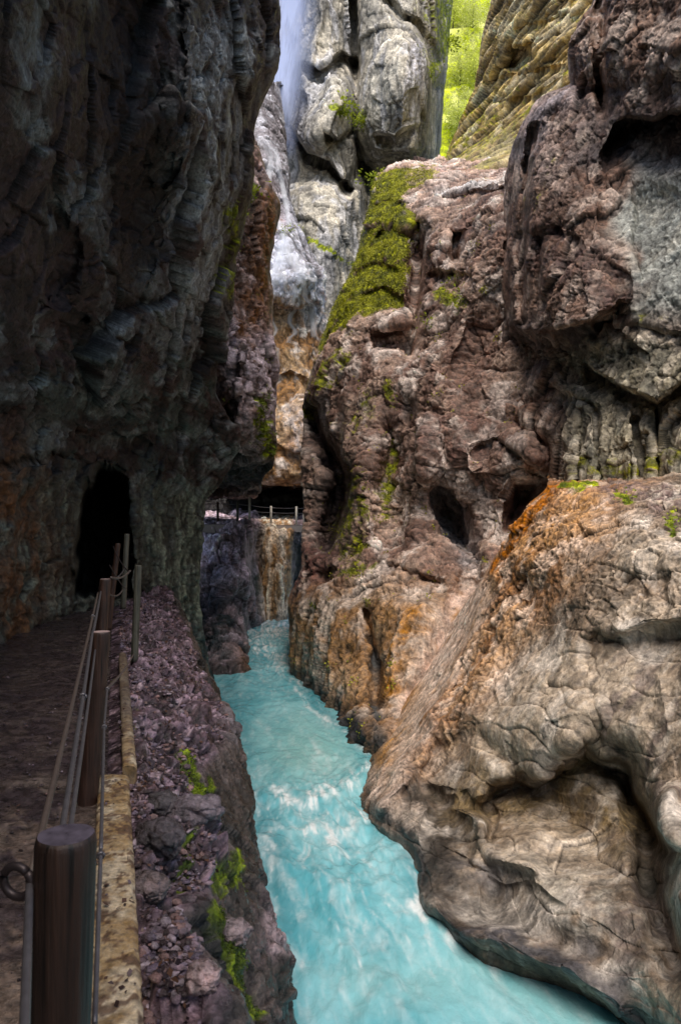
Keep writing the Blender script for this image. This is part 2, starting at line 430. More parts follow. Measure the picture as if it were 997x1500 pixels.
def B_col(q, x, y, n, h, cav):
    c = tones(q, C(.08, .06, .055), C(.22, .15, .13), C(.36, .30, .30), .7)
    c = paint(c, q, x, y, ('line', [(330, 480), (372, 520), (400, 600)], 36), C(.50, .43, .47), .8, 1.0)  # lit lilac side of the buttress, brightness painted in
    c = paint(c, q, x, y, ('line', [(395, 300), (385, 400), (365, 470)], 22), C(.17, .09, .05), .8, .6)
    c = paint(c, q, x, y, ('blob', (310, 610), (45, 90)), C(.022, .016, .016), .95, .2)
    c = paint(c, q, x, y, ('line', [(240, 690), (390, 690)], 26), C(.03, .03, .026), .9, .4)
    w = feat(x, y, ('line', [(383, 590), (384, 640), (392, 660)], 13)) + feat(x, y, ('line', [(362, 275), (366, 310)], 10))
    c, _ = mossy(c, q, n, w, .2)
    return cavity_tone(c, cav, .07, .6)
B = rock('rock_buttress', B_rows, M_dark, B_col, B_disp, [(('blob', (300, 620), (55, 70)), 1.2), (('right', [(352, 480), (348, 560), (340, 640)], 30, 20), -.6)], 1.6, wrapR=9, rnd=1.2, shrink=14)
tag(B, 'jutting purple-brown rock buttress with a green moss patch overhanging the railed walkway', 'rock buttress')

# ------------------------------------------------------------------ FAR LEDGE carrying the walkway
C_rows = [
 (640, [(200, 57.5), (360, 58), (470, 58)]), (735, [(200, 56), (360, 57), (470, 57)]),
 (750, [(200, 54), (360, 54), (470, 54)]),
 (764, [(270, 40), (340, 39), (365, 39), (400, 42), (470, 43)]),
 (768, [(270, 33.5), (330, 32.5), (360, 33.5), (392, 38), (455, 40)]),
 (778, [(270, 32), (330, 31.3), (360, 32.5), (378, 36), (400, 37.6), (428, 38), (458, 40)]),
 (800, [(270, 31), (332, 30.2), (358, 31), (374, 35.6), (400, 37.4), (424, 37.6), (436, 40), (458, 41)]),
 (850, [(270, 30), (332, 29.4), (359, 30.8), (372, 35), (400, 37), (420, 37), (432, 40), (458, 42)]),
 (880, [(270, 29.4), (322, 29.2), (345, 31.2), (365, 34), (395, 36.8), (418, 36.9), (430, 40.5), (458, 42)]),
 (915, [(270, 27.5), (325, 26.8), (352, 28.6), (368, 33), (392, 36.6), (418, 36.8), (430, 41), (458, 43)]),
 (960, [(270, 25.5), (335, 25.2), (358, 26.3), (370, 31), (392, 36.2), (418, 36.6), (430, 41), (458, 43)]),
 (1000, [(270, 24), (345, 24), (366, 24.8), (376, 30), (392, 36), (418, 36.6), (430, 41), (458, 43)]),
 (1060, [(270, 23), (350, 23), (368, 24), (378, 30), (392, 36), (418, 36.6), (430, 41), (458, 43)]),
]
def C_disp(q, x, y, n):
    k = sst(372, 386, x)
    return (1 - k) * (.35 * fbm(q * f32(.5), 2) + fract(q, .9, .6) + tufa(q, 1.0, .5)) + k * (.22 * drips(q, 1.6, .1) + .05 * fbm(q * f32(4), 3))
def C_col(q, x, y, n, h, cav):
    c = tones(q, C(.12, .09, .09), C(.30, .23, .24), C(.50, .41, .46), .9)
    c = paint(c, q, x, y, ('line', [(300, 800), (330, 800), (350, 840)], 34), C(.70, .60, .70), .85, 1.2, 2)  # purple highlights painted on the front bulge
    c = paint(c, q, x, y, ('blob', (300, 930), (70, 80)), C(.035, .045, .05), .9, .4)
    c = paint(c, q, x, y, ('blob', (378, 850), (10, 60)), C(.045, .06, .055), .9, .5)
    c = paint(c, q, x, y, ('line', [(352, 960), (360, 990)], 8), C(.20, .13, .10), .9, .5)
    k = sst(374, 388, x) * (1 - sst(426, 434, x))
    dr = sst(-.3, .35, drips(q, 2.6, .07))
    c = mixc(c, mixc(np.broadcast_to(C(.34, .22, .13), c.shape), np.broadcast_to(C(.76, .64, .52), c.shape), dr), k * .95)
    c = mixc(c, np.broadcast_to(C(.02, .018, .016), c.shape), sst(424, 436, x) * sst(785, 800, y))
    c = mixc(c, np.broadcast_to(C(.012, .01, .01), c.shape), sst(46, 52, q[:, 1]))  # cave gloom behind the walkway painted as near-black rock
    return cavity_tone(c, cav, .08, .5)
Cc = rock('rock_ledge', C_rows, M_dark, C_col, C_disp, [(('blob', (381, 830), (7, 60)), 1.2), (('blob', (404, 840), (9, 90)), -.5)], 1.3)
tag(Cc, 'rock ledge with a tan flowstone column that carries the railed walkway above the river', 'rock ledge')

# ------------------------------------------------------------------ TAN WET WALL and cascade rock behind the walkway
D_rows = [
 (120, [(330, 54), (385, 53), (412, 55)]), (200, [(330, 50), (380, 49), (415, 52)]), (250, [(330, 47), (385, 46), (422, 49)]), (310, [(330, 45), (392, 44), (430, 47)]),
 (335, [(330, 44), (395, 43), (420, 42.6), (438, 45)]), (380, [(330, 43.4), (400, 41.6), (436, 41.4), (462, 44)]),
 (410, [(330, 43), (396, 40.8), (440, 40.4), (474, 43)]), (440, [(330, 43), (398, 41.2), (440, 41), (474, 43.5)]), (480, [(330, 44), (400, 42.2), (438, 42), (480, 45)]),
 (560, [(330, 44), (400, 42.4), (438, 41.8), (500, 45)]), (620, [(330, 43.4), (400, 41.8), (438, 41.2), (520, 44)]), (690, [(330, 43), (400, 41.4), (440, 41), (530, 43)]),
 (706, [(330, 44), (400, 42), (440, 41.6), (530, 44)]), (713, [(330, 50), (400, 48), (440, 48), (530, 50)]), (722, [(330, 57), (440, 57), (530, 57)]), (790, [(330, 58), (440, 58), (530, 58)]),
]
def D_disp(q, x, y, n):
    k = sst(330, 350, y) * (1 - sst(690, 705, y))
    return .45 * fract(q, .6, .8) * (1 - k * .75) + k * (.5 * billow(warp(q, .4, .5) * np.array([.7, .7, .45], f32), 3) - .2)
def D_col(q, x, y, n, h, cav):
    c = tones(q, C(.13, .12, .13), C(.27, .25, .27), C(.42, .42, .46), .5)
    k = sst(400, 440, y + 12 * perlin(q * f32(.8)))
    tan = tones(q, C(.26, .155, .085), C(.46, .33, .22), C(.66, .59, .54), .45)
    c = mixc(c, tan, k)
    c = paint(c, q, x, y, ('line', [(412, 330), (400, 400), (430, 410), (470, 430)], 34), C(.62, .64, .74), .95, .8)
    c = paint(c, q, x, y, ('line', [(375, 270), (402, 330)], 20), C(.20, .12, .10), .8, .5)
    c = paint(c, q, x, y, ('line', [(436, 610), (440, 650)], 16), C(.55, .5, .5), .6, .6)
    c = paint(c, q, x, y, ('line', [(360, 690), (450, 695)], 16), C(.15, .09, .05), .7, .6)
    c = mixc(c, np.broadcast_to(C(.012, .01, .01), c.shape), sst(706, 716, y))  # shade of the cave below the lip put into the colour
    return cavity_tone(c, cav, .1, .6)
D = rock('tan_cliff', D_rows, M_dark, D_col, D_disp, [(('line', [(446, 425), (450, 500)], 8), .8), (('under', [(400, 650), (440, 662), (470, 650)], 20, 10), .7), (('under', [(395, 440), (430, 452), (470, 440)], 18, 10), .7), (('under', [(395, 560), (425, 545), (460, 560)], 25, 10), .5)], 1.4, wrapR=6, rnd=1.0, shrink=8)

# ------------------------------------------------------------------ FAR GREY CLIFF
E_rows = [
 (-240, [(330, 66), (430, 65), (480, 62), (540, 62), (600, 64), (640, 66), (672, 76)]),
 (0,   [(330, 64), (430, 62), (480, 59), (520, 61), (545, 59), (600, 59.5), (630, 62), (662, 70)]),
 (100, [(330, 63), (420, 62), (440, 59.5), (480, 57.5), (520, 61), (545, 58), (590, 56.5), (622, 60), (654, 68)]),
 (160, [(330, 62), (420, 61.5), (445, 58), (490, 56), (522, 59), (545, 57), (590, 56), (620, 60), (648, 68)]),
 (215, [(330, 61), (410, 61), (440, 57), (490, 55.5), (525, 60), (560, 57), (600, 57), (618, 61), (645, 68)]),
 (250, [(330, 59), (410, 59), (440, 57.5), (500, 56), (530, 62), (570, 61), (640, 66)]),
 (300, [(330, 56), (425, 55), (470, 54), (505, 54), (530, 58), (600, 64)]),
 (440, [(330, 53), (440, 52), (480, 51.6), (515, 54), (560, 60)]),
 (640, [(330, 51), (440, 51), (500, 51), (560, 58)]),
]
E_feats = [
 (('under', [(440, 88), (470, 100), (500, 75), (528, 90)], 18, 12), 4.4799999999999995), (('under', [(408, 130), (425, 185), (450, 225), (480, 235), (500, 262), (520, 275)], 16, 12), 4.8999999999999995),
 (('under', [(470, 190), (495, 205), (520, 185)], 14, 10), 4.199999999999999), (('under', [(545, 195), (580, 205), (615, 180)], 16, 12), 3.08),
 (('line', [(516, 0), (522, 90), (518, 190), (540, 280)], 7), 2.2), (('line', [(567, 0), (585, 25), (612, 35), (640, 90)], 7), 1.8), (('under', [(628, 120), (660, 128)], 12, 8), 2),
 (('line', [(470, 0), (458, 60), (445, 130)], 12), -1.2), (('blob', (595, 110), (38, 70)), -2.2), (('blob', (495, 140), (30, 45)), -1.8), (('blob', (460, 190), (34, 36)), -2.0),
 (('line', [(542, 250), (540, 330)], 7), 2.5), (('blob', (470, 330), (60, 60)), -1.0),
]
def E_disp(q, x, y, n): return fract(q, .34, .26, (1, 1, .7)) + .35 * carved(q, .3, .8) + .22 * drips(q, .9, .2)
def E_col(q, x, y, n, h, cav):
    c = tones(q, C(.26, .25, .225), C(.48, .46, .41), C(.64, .60, .52), .16)
    dr = drips(q, .8, .12)
    c = mixc(c, np.broadcast_to(C(.55, .56, .60), c.shape), sst(.1, .5, dr) * .6)
    c = mixc(c, np.broadcast_to(C(.13, .13, .13), c.shape), sst(.1, .5, drips(q + f32(60), .7, .15)) * .55)
    c = paint(c, q, x, y, ('line', [(612, 70), (608, 130), (600, 190)], 10), C(.62, .63, .72), .8, .8, .6)
    c = paint(c, q, x, y, ('line', [(420, -40), (412, 200)], 26), C(.24, .27, .40), .7, .3, .6)
    w = feat(x, y, ('line', [(490, 158), (520, 172), (530, 178)], 8)) + feat(x, y, ('line', [(632, 98), (636, 118)], 6)) + feat(x, y, ('line', [(630, -60), (660, 30), (652, 70)], 30)) + feat(x, y, ('line', [(430, 345), (460, 350), (520, 395)], 5)) + feat(x, y, ('line', [(530, 250), (546, 262)], 6))
    c, _ = mossy(c, q, n, w * 1.2, .35, C(.16, .20, .02), C(.38, .44, .04))
    return cavity_tone(c, cav, .22, .6)
E = rock('far_cliff', E_rows, M_far, E_col, E_disp, E_feats, 1.45, wrapR=14, rnd=2.5, shrink=8)

# ------------------------------------------------------------------ BANDED WALL upper right
G_rows = [
 (-260, [(740, 50), (790, 45), (860, 41), (1000, 38)]), (0, [(722, 50), (770, 44), (850, 39), (960, 36)]), (60, [(706, 50), (760, 43.6), (840, 38.6), (950, 36)]),
 (130, [(697, 49.5), (755, 43), (830, 38), (950, 35.5)]), (190, [(672, 49), (740, 42), (820, 37.4), (950, 35)]), (225, [(655, 47), (720, 41), (800, 37), (950, 34.5)]),
 (250, [(645, 44), (700, 39), (780, 36), (950, 34)]), (262, [(640, 42), (690, 37.5), (770, 34.5), (950, 33)]), (320, [(630, 42), (690, 37), (770, 34), (950, 32)]),
]
def G_disp(q, x, y, n): return strata(q, 1.0, .55, (-.35, .1), .5) + strata(q + f32(2), .36, .22, (-.35, .1), .35) + fract(q, 1.0, .28, (.6, .6, 1.6))
def G_col(q, x, y, n, h, cav):
    c = tones(q, C(.30, .22, .11), C(.52, .41, .22), C(.66, .57, .40), .3)
    st = sst(-.1, .35, fbm(q * np.array([.25, .25, 2.2], f32) + f32(8), 4, .6))
    c = mixc(c, np.broadcast_to(C(.11, .08, .05), c.shape), st * .55)
    c, _ = mossy(c, q, n, .25 + .3 * sst(60, 200, y), .32, C(.11, .11, .02), C(.24, .23, .04))
    c = paint(c, q, x, y, ('line', [(690, 250), (740, 215), (770, 200)], 24), C(.30, .26, .17), .9, .3)
    return cavity_tone(c, cav, .12, .65)
G = rock('banded_cliff', G_rows, M_far, G_col, G_disp, [(('hole', [(728, 100), (745, 68), (775, 62), (785, 90), (760, 110)], 10), 2.0), (('under', [(700, 118), (760, 105), (830, 95)], 8, 16), 1.0), (('under', [(715, 150), (770, 140), (830, 110)], 7, 16), .8), (('under', [(740, 40), (800, 30), (860, 15)], 8, 16), .8),
   (('under', [(668, 268), (690, 262), (740, 255)], 6, 8), 1.0), (('blob', (715, 235), (40, 22)), -1.2)], 1.6, wrapL=14, rnd=1.5, shrink=8)

# ------------------------------------------------------------------ MOSSY BUTTRESS in the middle
F_rows = [
 (236, [(600, 48), (660, 44), (760, 40), (830, 38)]),
 (246, [(572, 40), (640, 39), (740, 36), (830, 34)]),
 (262, [(550, 34.6), (600, 33.8), (660, 32.2), (740, 27.5), (830, 25)]),
 (320, [(537, 31.8), (600, 29.8), (660, 27.8), (740, 23.6), (830, 22)]),
 (390, [(517, 30.6), (570, 28.6), (620, 27.2), (700, 24), (740, 22.2), (830, 20.8)]),
 (470, [(482, 29.6), (540, 27.4), (600, 26), (700, 23.2), (740, 21.7), (830, 20.2)]),
 (540, [(456, 29), (520, 26.4), (600, 24.8), (700, 22.3), (760, 20.9), (830, 20)]),
 (600, [(444, 28.8), (480, 27), (520, 25.4), (600, 23.8), (700, 21.3), (760, 20.1), (830, 19.4)]),
 (700, [(449, 28), (480, 26.8), (520, 24), (600, 22.4), (700, 20), (760, 19.3), (830, 18.8)]),
 (780, [(447, 27), (482, 26), (520, 23), (560, 22), (600, 21.4), (700, 20), (830, 19)]),
 (830, [(441, 25.6), (480, 23.8), (530, 21.8), (600, 20.4), (700, 19), (830, 18)]),
 (885, [(423, 25), (465, 22.6), (530, 20.6), (600, 19.3), (700, 18.2), (830, 17.6)]),
 (950, [(424, 24.2), (470, 21.8), (530, 19.7), (600, 18.4), (700, 17.2), (830, 16.6)]),
 (1020, [(438, 22.6), (490, 19.6), (530, 18.2), (600, 17), (700, 16), (830, 15)]),
 (1100, [(442, 20.5), (490, 17.6), (540, 15.5), (640, 14.6), (830, 14)]),
 (1200, [(442, 19), (490, 17), (540, 15.4), (640, 14.6), (830, 14)]),
]
cave1 = [(614, 716), (634, 700), (668, 706), (694, 736), (708, 780), (722, 828), (706, 852), (676, 848), (646, 806), (622, 764)]
F_feats = [
 (('hole', cave1, 36), 2.1), (('blob', (655, 755), (44, 52)), 1.4),
 (('hole', [(744, 700), (800, 702), (790, 726), (765, 762), (742, 790), (733, 745)], 24), 2.2),
 (('hole', [(655, 336), (682, 333), (684, 356), (672, 386), (658, 384)], 6), 1.6), (('line', [(667, 384), (664, 425)], 8), .6),
 (('line', [(612, 330), (608, 400), (604, 480), (598, 520)], 10), 2.2),
 (('hole', [(535, 482), (596, 474), (600, 505), (590, 520), (538, 516)], 10), 1.2),
 (('line', [(455, 600), (475, 655), (500, 690), (492, 760), (478, 800)], 15), 2.6),
 (('left', [(500, 560), (506, 650), (502, 740), (500, 790)], 30, 40), 1.2),
 (('line', [(572, 640), (570, 700), (572, 780)], 20), 1.3), (('left', [(608, 560), (612, 640), (610, 720)], 26, 40), 1.2),
 (('under', [(540, 345), (570, 330), (608, 345)], 16, 14), 0.8), (('under', [(520, 432), (560, 420), (604, 440)], 16, 14), 0.8), (('under', [(540, 300), (575, 292), (615, 300)], 12, 14), .6), (('under', [(505, 398), (550, 380), (590, 396)], 14, 14), .5),
 (('under', [(640, 288), (690, 278), (742, 270)], 10, 10), 1.5), (('under', [(615, 402), (660, 395), (700, 405)], 14, 14), 1.3),
 (('under', [(440, 845), (480, 835), (498, 830)], 12, 10), .8), (('under', [(560, 825), (610, 835), (660, 850)], 14, 16), .7),
 (('line', [(535, 900), (545, 960), (548, 1030)], 9), .9), (('line', [(690, 860), (650, 940), (610, 1040)], 24), .7), (('blob', (600, 930), (40, 80)), -.5), (('blob', (480, 930), (34, 80)), -.5),
 (('line', [(730, 340), (690, 440), (636, 540), (616, 680)], 20), -1.2), (('line', [(650, 560), (670, 640), (690, 690)], 18), -.5),
 (('under', [(690, 660), (730, 640), (790, 690), (820, 690)], 14, 14), .9), (('blob', (775, 670), (32, 26)), -.9),
]
def F_disp(q, x, y, n):
    k = sst(840, 900, y)
    mo = sst(630, 560, x - (y - 300) * .0) * (1 - sst(440, 500, y))
    v = .30 * fbm(q * f32(.4), 2) + tufa(q, 1.0, .55) + .22 * fract(q, .7, .8) + .25 * strata(q, 1.7, .5, (.1, 0), .6) * (1 - k)
    ch = feat(x, y, ('line', [(690, 860), (650, 940), (600, 1050)], 34)); lo = (.6 * tufa(q, 1.2, .8, (1, 1, .8)) + .12 * drips(q, 1.8, .15)) * (1 - .8 * ch)
    return v * (1 - k) + lo * k
def F_col(q, x, y, n, h, cav):
    c = tones(q, C(.22, .15, .125), C(.44, .335, .28), C(.66, .57, .52), .5)
    c = mixc(c, np.broadcast_to(C(.10, .065, .055), c.shape), .5 * sst(.05, .45, fbm(q * f32(.8) + f32(77), 5, .65)))
    k = sst(820, 900, y)
    c = mixc(c, tones(q, C(.30, .19, .11), C(.42, .30, .20), C(.52, .43, .36), .5), k * .8)
    c = paint(c, q, x, y, ('line', [(430, 840), (480, 800)], 30), C(.16, .09, .08), .8, .7)
    c = paint(c, q, x, y, ('line', [(690, 860), (640, 960), (590, 1060)], 22), C(.58, .46, .40), .7, .8)
    c = paint(c, q, x, y, ('line', [(560, 1000), (600, 900)], 24), C(.40, .22, .10), .6, .8)
    c = paint(c, q, x, y, ('line', [(440, 1010), (500, 1060), (548, 1100)], 26), C(.05, .05, .055), .9, .5)
    c = paint(c, q, x, y, ('line', [(545, 940), (548, 1090)], 9), C(.06, .06, .06), .8, .5)
    c = paint(c, q, x, y, ('line', [(640, 280), (740, 262)], 7), C(.60, .58, .58), .9, .3)
    c = paint(c, q, x, y, ('blob', (655, 640), (70, 70)), C(.13, .08, .07), .6, .8)
    c = paint(c, q, x, y, ('hole', cave1, 24), C(.30, .29, .30), .75, .5)
    c = paint(c, q, x, y, ('line', [(452, 600), (490, 700), (480, 800)], 22), C(.035, .028, .03), .9, .2)  # shadow strip along the left hollow, painted in
    w = 1.15 * feat(x, y, ('hole', [(520, 250), (640, 240), (655, 262), (600, 290), (618, 330), (606, 400), (600, 450), (520, 485), (470, 520), (445, 600), (420, 560), (500, 380)], 24))
    w2 = .5 * feat(x, y, ('line', [(520, 700), (512, 780), (520, 830)], 26)) + .6 * feat(x, y, ('line', [(575, 570), (578, 640), (566, 760)], 9)) + .7 * feat(x, y, ('line', [(640, 425), (672, 440)], 14)) + .75 * feat(x, y, ('line', [(450, 600), (500, 520)], 16)) + .4 * feat(x, y, ('line', [(540, 590), (500, 640)], 22))
    c, k1 = mossy(c, q, n, w, .18, C(.09, .10, .014), C(.33, .34, .03))
    c, k2 = mossy(c, q, n, w2, .30, C(.11, .12, .02), C(.26, .27, .04))
    c = paint(c, q, x, y, ('line', [(600, 262), (650, 250)], 8), C(.38, .28, .26), .6, .6)
    return cavity_tone(c, cav, .085, .68)
Fm = rock('mossy_buttress', F_rows, M_tufa, F_col, F_disp, F_feats, 1.55, wrapL=9, rnd=.8, shrink=10)
tag(Fm, 'tall knobbly brown rock buttress with green moss on its upper left edge in mid-gorge', 'rock buttress')

# ------------------------------------------------------------------ RIGHT CLIFF
H_rows = [
 (-700, [(900, 18), (950, 16), (1010, 14), (1150, 11.5)]),
 (-260, [(886, 18), (940, 15.6), (1000, 14), (1150, 11.5)]),
 (0, [(868, 18.6), (905, 16.4), (1000, 14), (1150, 11.5)]),
 (30, [(848, 18.4), (890, 16.6), (1000, 14), (1150, 11.5)]),
 (80, [(832, 18.4), (880, 16.4), (940, 15), (1000, 13.8), (1150, 11.6)]),
 (122, [(834, 19), (875, 17), (940, 15.2), (1000, 14), (1150, 11.8)]),
 (140, [(798, 20.5), (840, 18.4), (890, 16.6), (940, 15.2), (1000, 14.1), (1150, 11.8)]),
 (165, [(774, 20.6), (830, 18), (890, 16.4), (940, 15.2), (1000, 14.1), (1150, 11.8)]),
 (230, [(746, 22.6), (770, 19.8), (800, 18), (880, 16.3), (930, 15.7), (1000, 14.5), (1150, 12)]),
 (300, [(735, 22.8), (762, 19.8), (790, 17.9), (870, 15.9), (930, 15.5), (1000, 14.5), (1150, 12)]),
 (400, [(732, 22.2), (758, 19.6), (785, 17.6), (850, 15.6), (920, 15.1), (1000, 14.1), (1150, 11.8)]),
 (480, [(736, 21.8), (760, 19.6), (790, 17.6), (850, 15.6), (920, 15), (1000, 13.9), (1150, 11.6)]),
 (530, [(738, 21.6), (800, 18.4), (860, 16.6), (920, 15.1), (1000, 13.8), (1150, 11.5)]),
 (600, [(740, 20.8), (800, 18.2), (840, 16.8), (900, 15.3), (1000, 13.7), (1150, 11.4)]),
 (660, [(790, 20), (830, 16.6), (900, 15.1), (1000, 13.6), (1150, 11.3)]),
 (720, [(800, 19), (830, 16.4), (900, 15), (1000, 13.5), (1150, 11.2)]),
 (800, [(800, 19), (830, 16.4), (900, 15), (1000, 13.5), (1150, 11.2)]),
]
H_feats = [
 (('under', [(872, 225), (893, 186), (925, 172), (965, 168), (1060, 150)], 60, 16), 1.2),
 (('line', [(876, -40), (880, 60), (878, 160)], 8), .9), (('left', [(874, -60), (878, 60), (872, 170)], 26, 20), -.35),
 (('right', [(918, 250), (934, 300), (922, 360), (936, 430)], 70, 40), .35),
 (('scoop', [(736, 470), (770, 492), (810, 488), (860, 470), (905, 440), (935, 440)], 60, 30), 1.5), (('over', [(730, 470), (770, 490), (810, 486), (860, 468), (905, 440)], 60, 24), -.55),
 (('under', [(850, 520), (885, 545), (930, 572), (965, 585), (1000, 560), (1040, 560)], 26, 18), 1.0), (('over', [(850, 520), (885, 545), (930, 572), (965, 585), (1000, 560), (1040, 560)], 30, 18), -.4),
 (('under', [(860, 470), (930, 476), (1010, 490)], 14, 16), .4), (('under', [(800, 580), (840, 575), (880, 590)], 14, 12), .4),
 (('line', [(930, 610), (940, 700)], 4), .5), (('line', [(870, 600), (880, 700)], 4), .4), (('line', [(965, 600), (960, 700)], 5), .6), (('line', [(845, 600), (850, 710)], 4), .4),
 (('line', [(770, 240), (760, 360), (770, 470)], 9), .7), (('line', [(790, 350), (786, 450)], 7), .5), (('under', [(740, 350), (800, 330), (850, 350)], 22, 20), .35),
 (('line', [(765, 200), (790, 165), (830, 140)], 12), -.5), (('hole', [(762, 235), (775, 185), (792, 178), (785, 215), (765, 262)], 7), .8),
 (('under', [(930, 60), (1000, 75), (1060, 60)], 20, 20), .4),
]
def H_disp(q, x, y, n):
    k = sst(905, 935, x) * sst(215, 260, y) * (1 - sst(430, 520, y))
    l = sst(560, 600, y)
    v = fract(q, .9, .36) + tufa(q, 1.1, .36)
    sm = .06 * fbm(q * f32(1.2), 3) + .035 * ridged(warp(q, 1, .3) * f32(4), 3) + .03 * fbm(q * f32(7), 4, .6)
    bl = fract(q, 1.0, .62, (1, 1, .6)) + .08 * drips(q, 2.5, .15)
    v = v * (1 - l) + bl * l
    return v * (1 - .75 * k) + sm * k
def H_col(q, x, y, n, h, cav):
    c = tones(q, C(.15, .10, .08), C(.31, .22, .18), C(.50, .41, .36), .8)
    k = sst(905, 940, x + 34 * fbm(q * f32(.7), 4)) * sst(215, 270, y) * (1 - sst(440, 500, y))
    c = mixc(c, tones(q, C(.34, .35, .33), C(.50, .51, .475), C(.62, .61, .55), .9), k)
    l = sst(470, 520, y) * sst(800, 850, x)
    c = mixc(c, tones(q, C(.26, .235, .185), C(.42, .38, .30), C(.54, .49, .41), .9), l)
    c = mixc(c, np.broadcast_to(C(.10, .10, .085), c.shape), l * .7 * sst(.05, .4, drips(q, 2.5, .2)))
    c = paint(c, q, x, y, ('line', [(760, 220), (795, 165), (832, 140)], 18), C(.40, .36, .38), .8, .5)
    c = paint(c, q, x, y, ('line', [(800, 260), (840, 200), (870, 180)], 38), C(.30, .24, .22), .6, .8)
    c = paint(c, q, x, y, ('line', [(790, 360), (900, 420)], 46), C(.11, .075, .068), .7, .7)
    c = paint(c, q, x, y, ('line', [(880, 215), (930, 190), (1010, 185)], 36), C(.05, .045, .05), .85, .3)  # shadow below the overhang arch painted into the rock colour
    c = paint(c, q, x, y, ('line', [(740, 480), (800, 505), (870, 490)], 26), C(.06, .05, .05), .8, .4)  # painted shadow under the lip of the bulge
    w = .5 * feat(x, y, ('line', [(850, 680), (910, 690), (990, 660)], 20)) + .4 * feat(x, y, ('line', [(900, 460), (990, 470)], 12)) + .3 * feat(x, y, ('line', [(800, 250), (790, 300)], 30))
    c, _ = mossy(c, q, n, w, .32, C(.12, .12, .03), C(.24, .24, .05))
    return cavity_tone(c, cav, .05, .62)
H = rock('right_cliff', H_rows, M_tufa, H_col, H_disp, H_feats, 1.55, wrapL=5, rnd=.15, shrink=8)

# ------------------------------------------------------------------ LOWER RIGHT OUTCROP
I_rows = [
 (694, [(800, 20.5), (900, 18), (1000, 16), (1150, 13)]),
 (706, [(802, 16.8), (860, 15), (930, 13.8), (1000, 12.6), (1150, 10.6)]),
 (714, [(800, 15.4), (860, 13.9), (930, 12.8), (1000, 11.8), (1150, 10)]),
 (742, [(772, 15.6), (840, 13.1), (930, 11.7), (1000, 10.7), (1150, 9)]),
 (820, [(722, 16.4), (780, 13.2), (850, 11.5), (930, 10.4), (1000, 9.7), (1150, 8.2)]),
 (872, [(690, 17.4), (740, 14), (800, 12.1), (870, 10.7), (940, 9.9), (1000, 9.3), (1150, 7.9)]),
 (950, [(634, 18.6), (675, 15.4), (710, 13.6), (770, 12), (850, 10.5), (930, 9.4), (1000, 8.8), (1150, 7.5)]),
 (1050, [(572, 17.4), (606, 14.8), (650, 13.1), (710, 11.7), (780, 10.5), (870, 9.4), (1000, 8.2), (1150, 7)]),
 (1130, [(530, 14.6), (562, 13.0), (640, 12.0), (700, 11.1), (800, 9.9), (900, 8.7), (1000, 7.8), (1150, 6.7)]),
 (1190, [(514, 12.8), (552, 11.8), (600, 11.2), (650, 10.6), (700, 10.1), (820, 9.3), (900, 8.4), (1000, 7.4), (1150, 6.4)]),
 (1250, [(560, 12.2), (594, 10.6), (650, 9.7), (700, 9.4), (800, 8.8), (900, 8.1), (1000, 7.1), (1150, 6.1)]),
 (1340, [(590, 10.6), (626, 8.95), (700, 8.6), (800, 8.1), (900, 7.5), (1000, 6.6), (1150, 5.7)]),
 (1380, [(600, 10.2), (690, 8.15), (740, 7.95), (800, 7.85), (900, 7.25), (1000, 6.5), (1150, 5.5)]),
 (1420, [(610, 9.8), (690, 8.2), (740, 7.85), (800, 7.55), (900, 7.0), (1000, 6.35), (1150, 5.4)]),
 (1500, [(680, 9.2), (800, 7.9), (925, 6.85), (1000, 6.15), (1150, 5.2)]),
 (1620, [(700, 9.4), (800, 7.9), (925, 6.6), (1000, 6), (1150, 5)]),
]
I_feats = [
 (('scoop', [(842, 935), (880, 922), (920, 930), (1000, 912), (1060, 905)], 90, 30), .45),
 (('over', [(842, 938), (880, 925), (920, 933), (1000, 916), (1060, 905)], 30, 18), -.16),
 (('scoop', [(700, 1155), (760, 1135), (820, 1108), (860, 1092), (905, 1112), (940, 1160), (975, 1210), (1010, 1250)], 85, 30), 1.25),
 (('over', [(820, 1108), (860, 1090), (905, 1110), (940, 1158), (975, 1208), (1010, 1250)], 40, 20), -.14),
 (('right', [(895, 1000), (898, 1090), (930, 1160)], 60, 40), .12),
 (('scoop', [(606, 1130), (640, 1150), (690, 1158), (740, 1180)], 60, 26), .75), (('line', [(650, 1165), (668, 1210), (680, 1250)], 20), .25),
 (('line', [(655, 1160), (700, 1200), (730, 1260), (790, 1280)], 10), -.3), (('under', [(640, 1225), (690, 1265), (730, 1292), (800, 1300), (840, 1320)], 22, 30), .14),
 (('line', [(880, 1080), (920, 1130), (950, 1200), (960, 1300), (990, 1400)], 22), .55), (('line', [(985, 1160), (990, 1260), (1010, 1380)], 20), -.5),
 (('line', [(632, 1330), (700, 1362), (760, 1390), (830, 1428), (900, 1482)], 24), -.26), (('blob', (840, 1200), (60, 50)), .5), (('blob', (830, 1330), (70, 60)), -.35),
 (('line', [(800, 1005), (870, 1010), (890, 1060)], 5), .15), (('under', [(760, 1005), (810, 1012), (875, 1010)], 12, 12), .14),
 (('blob', (762, 850), (22, 30)), .5), (('line', [(722, 850), (690, 930), (650, 1010), (610, 1100), (560, 1180)], 14), -.45), (('line', [(760, 830), (735, 920), (700, 1000), (660, 1070)], 18), -.25),
 (('blob', (700, 1060), (18, 14)), -.3), (('line', [(615, 1120), (700, 1060), (750, 1120)], 16), .25),
 (('line', [(690, 905), (665, 960), (640, 1010)], 9), .3), (('under', [(700, 870), (740, 862), (780, 875)], 12, 12), .2),
]
def I_w(x, y):      # 1 on the knobbly upper-left flank, 0 on the water-worn face
    return sst(60, -60, (x - 760) + (y - 960) * .75)
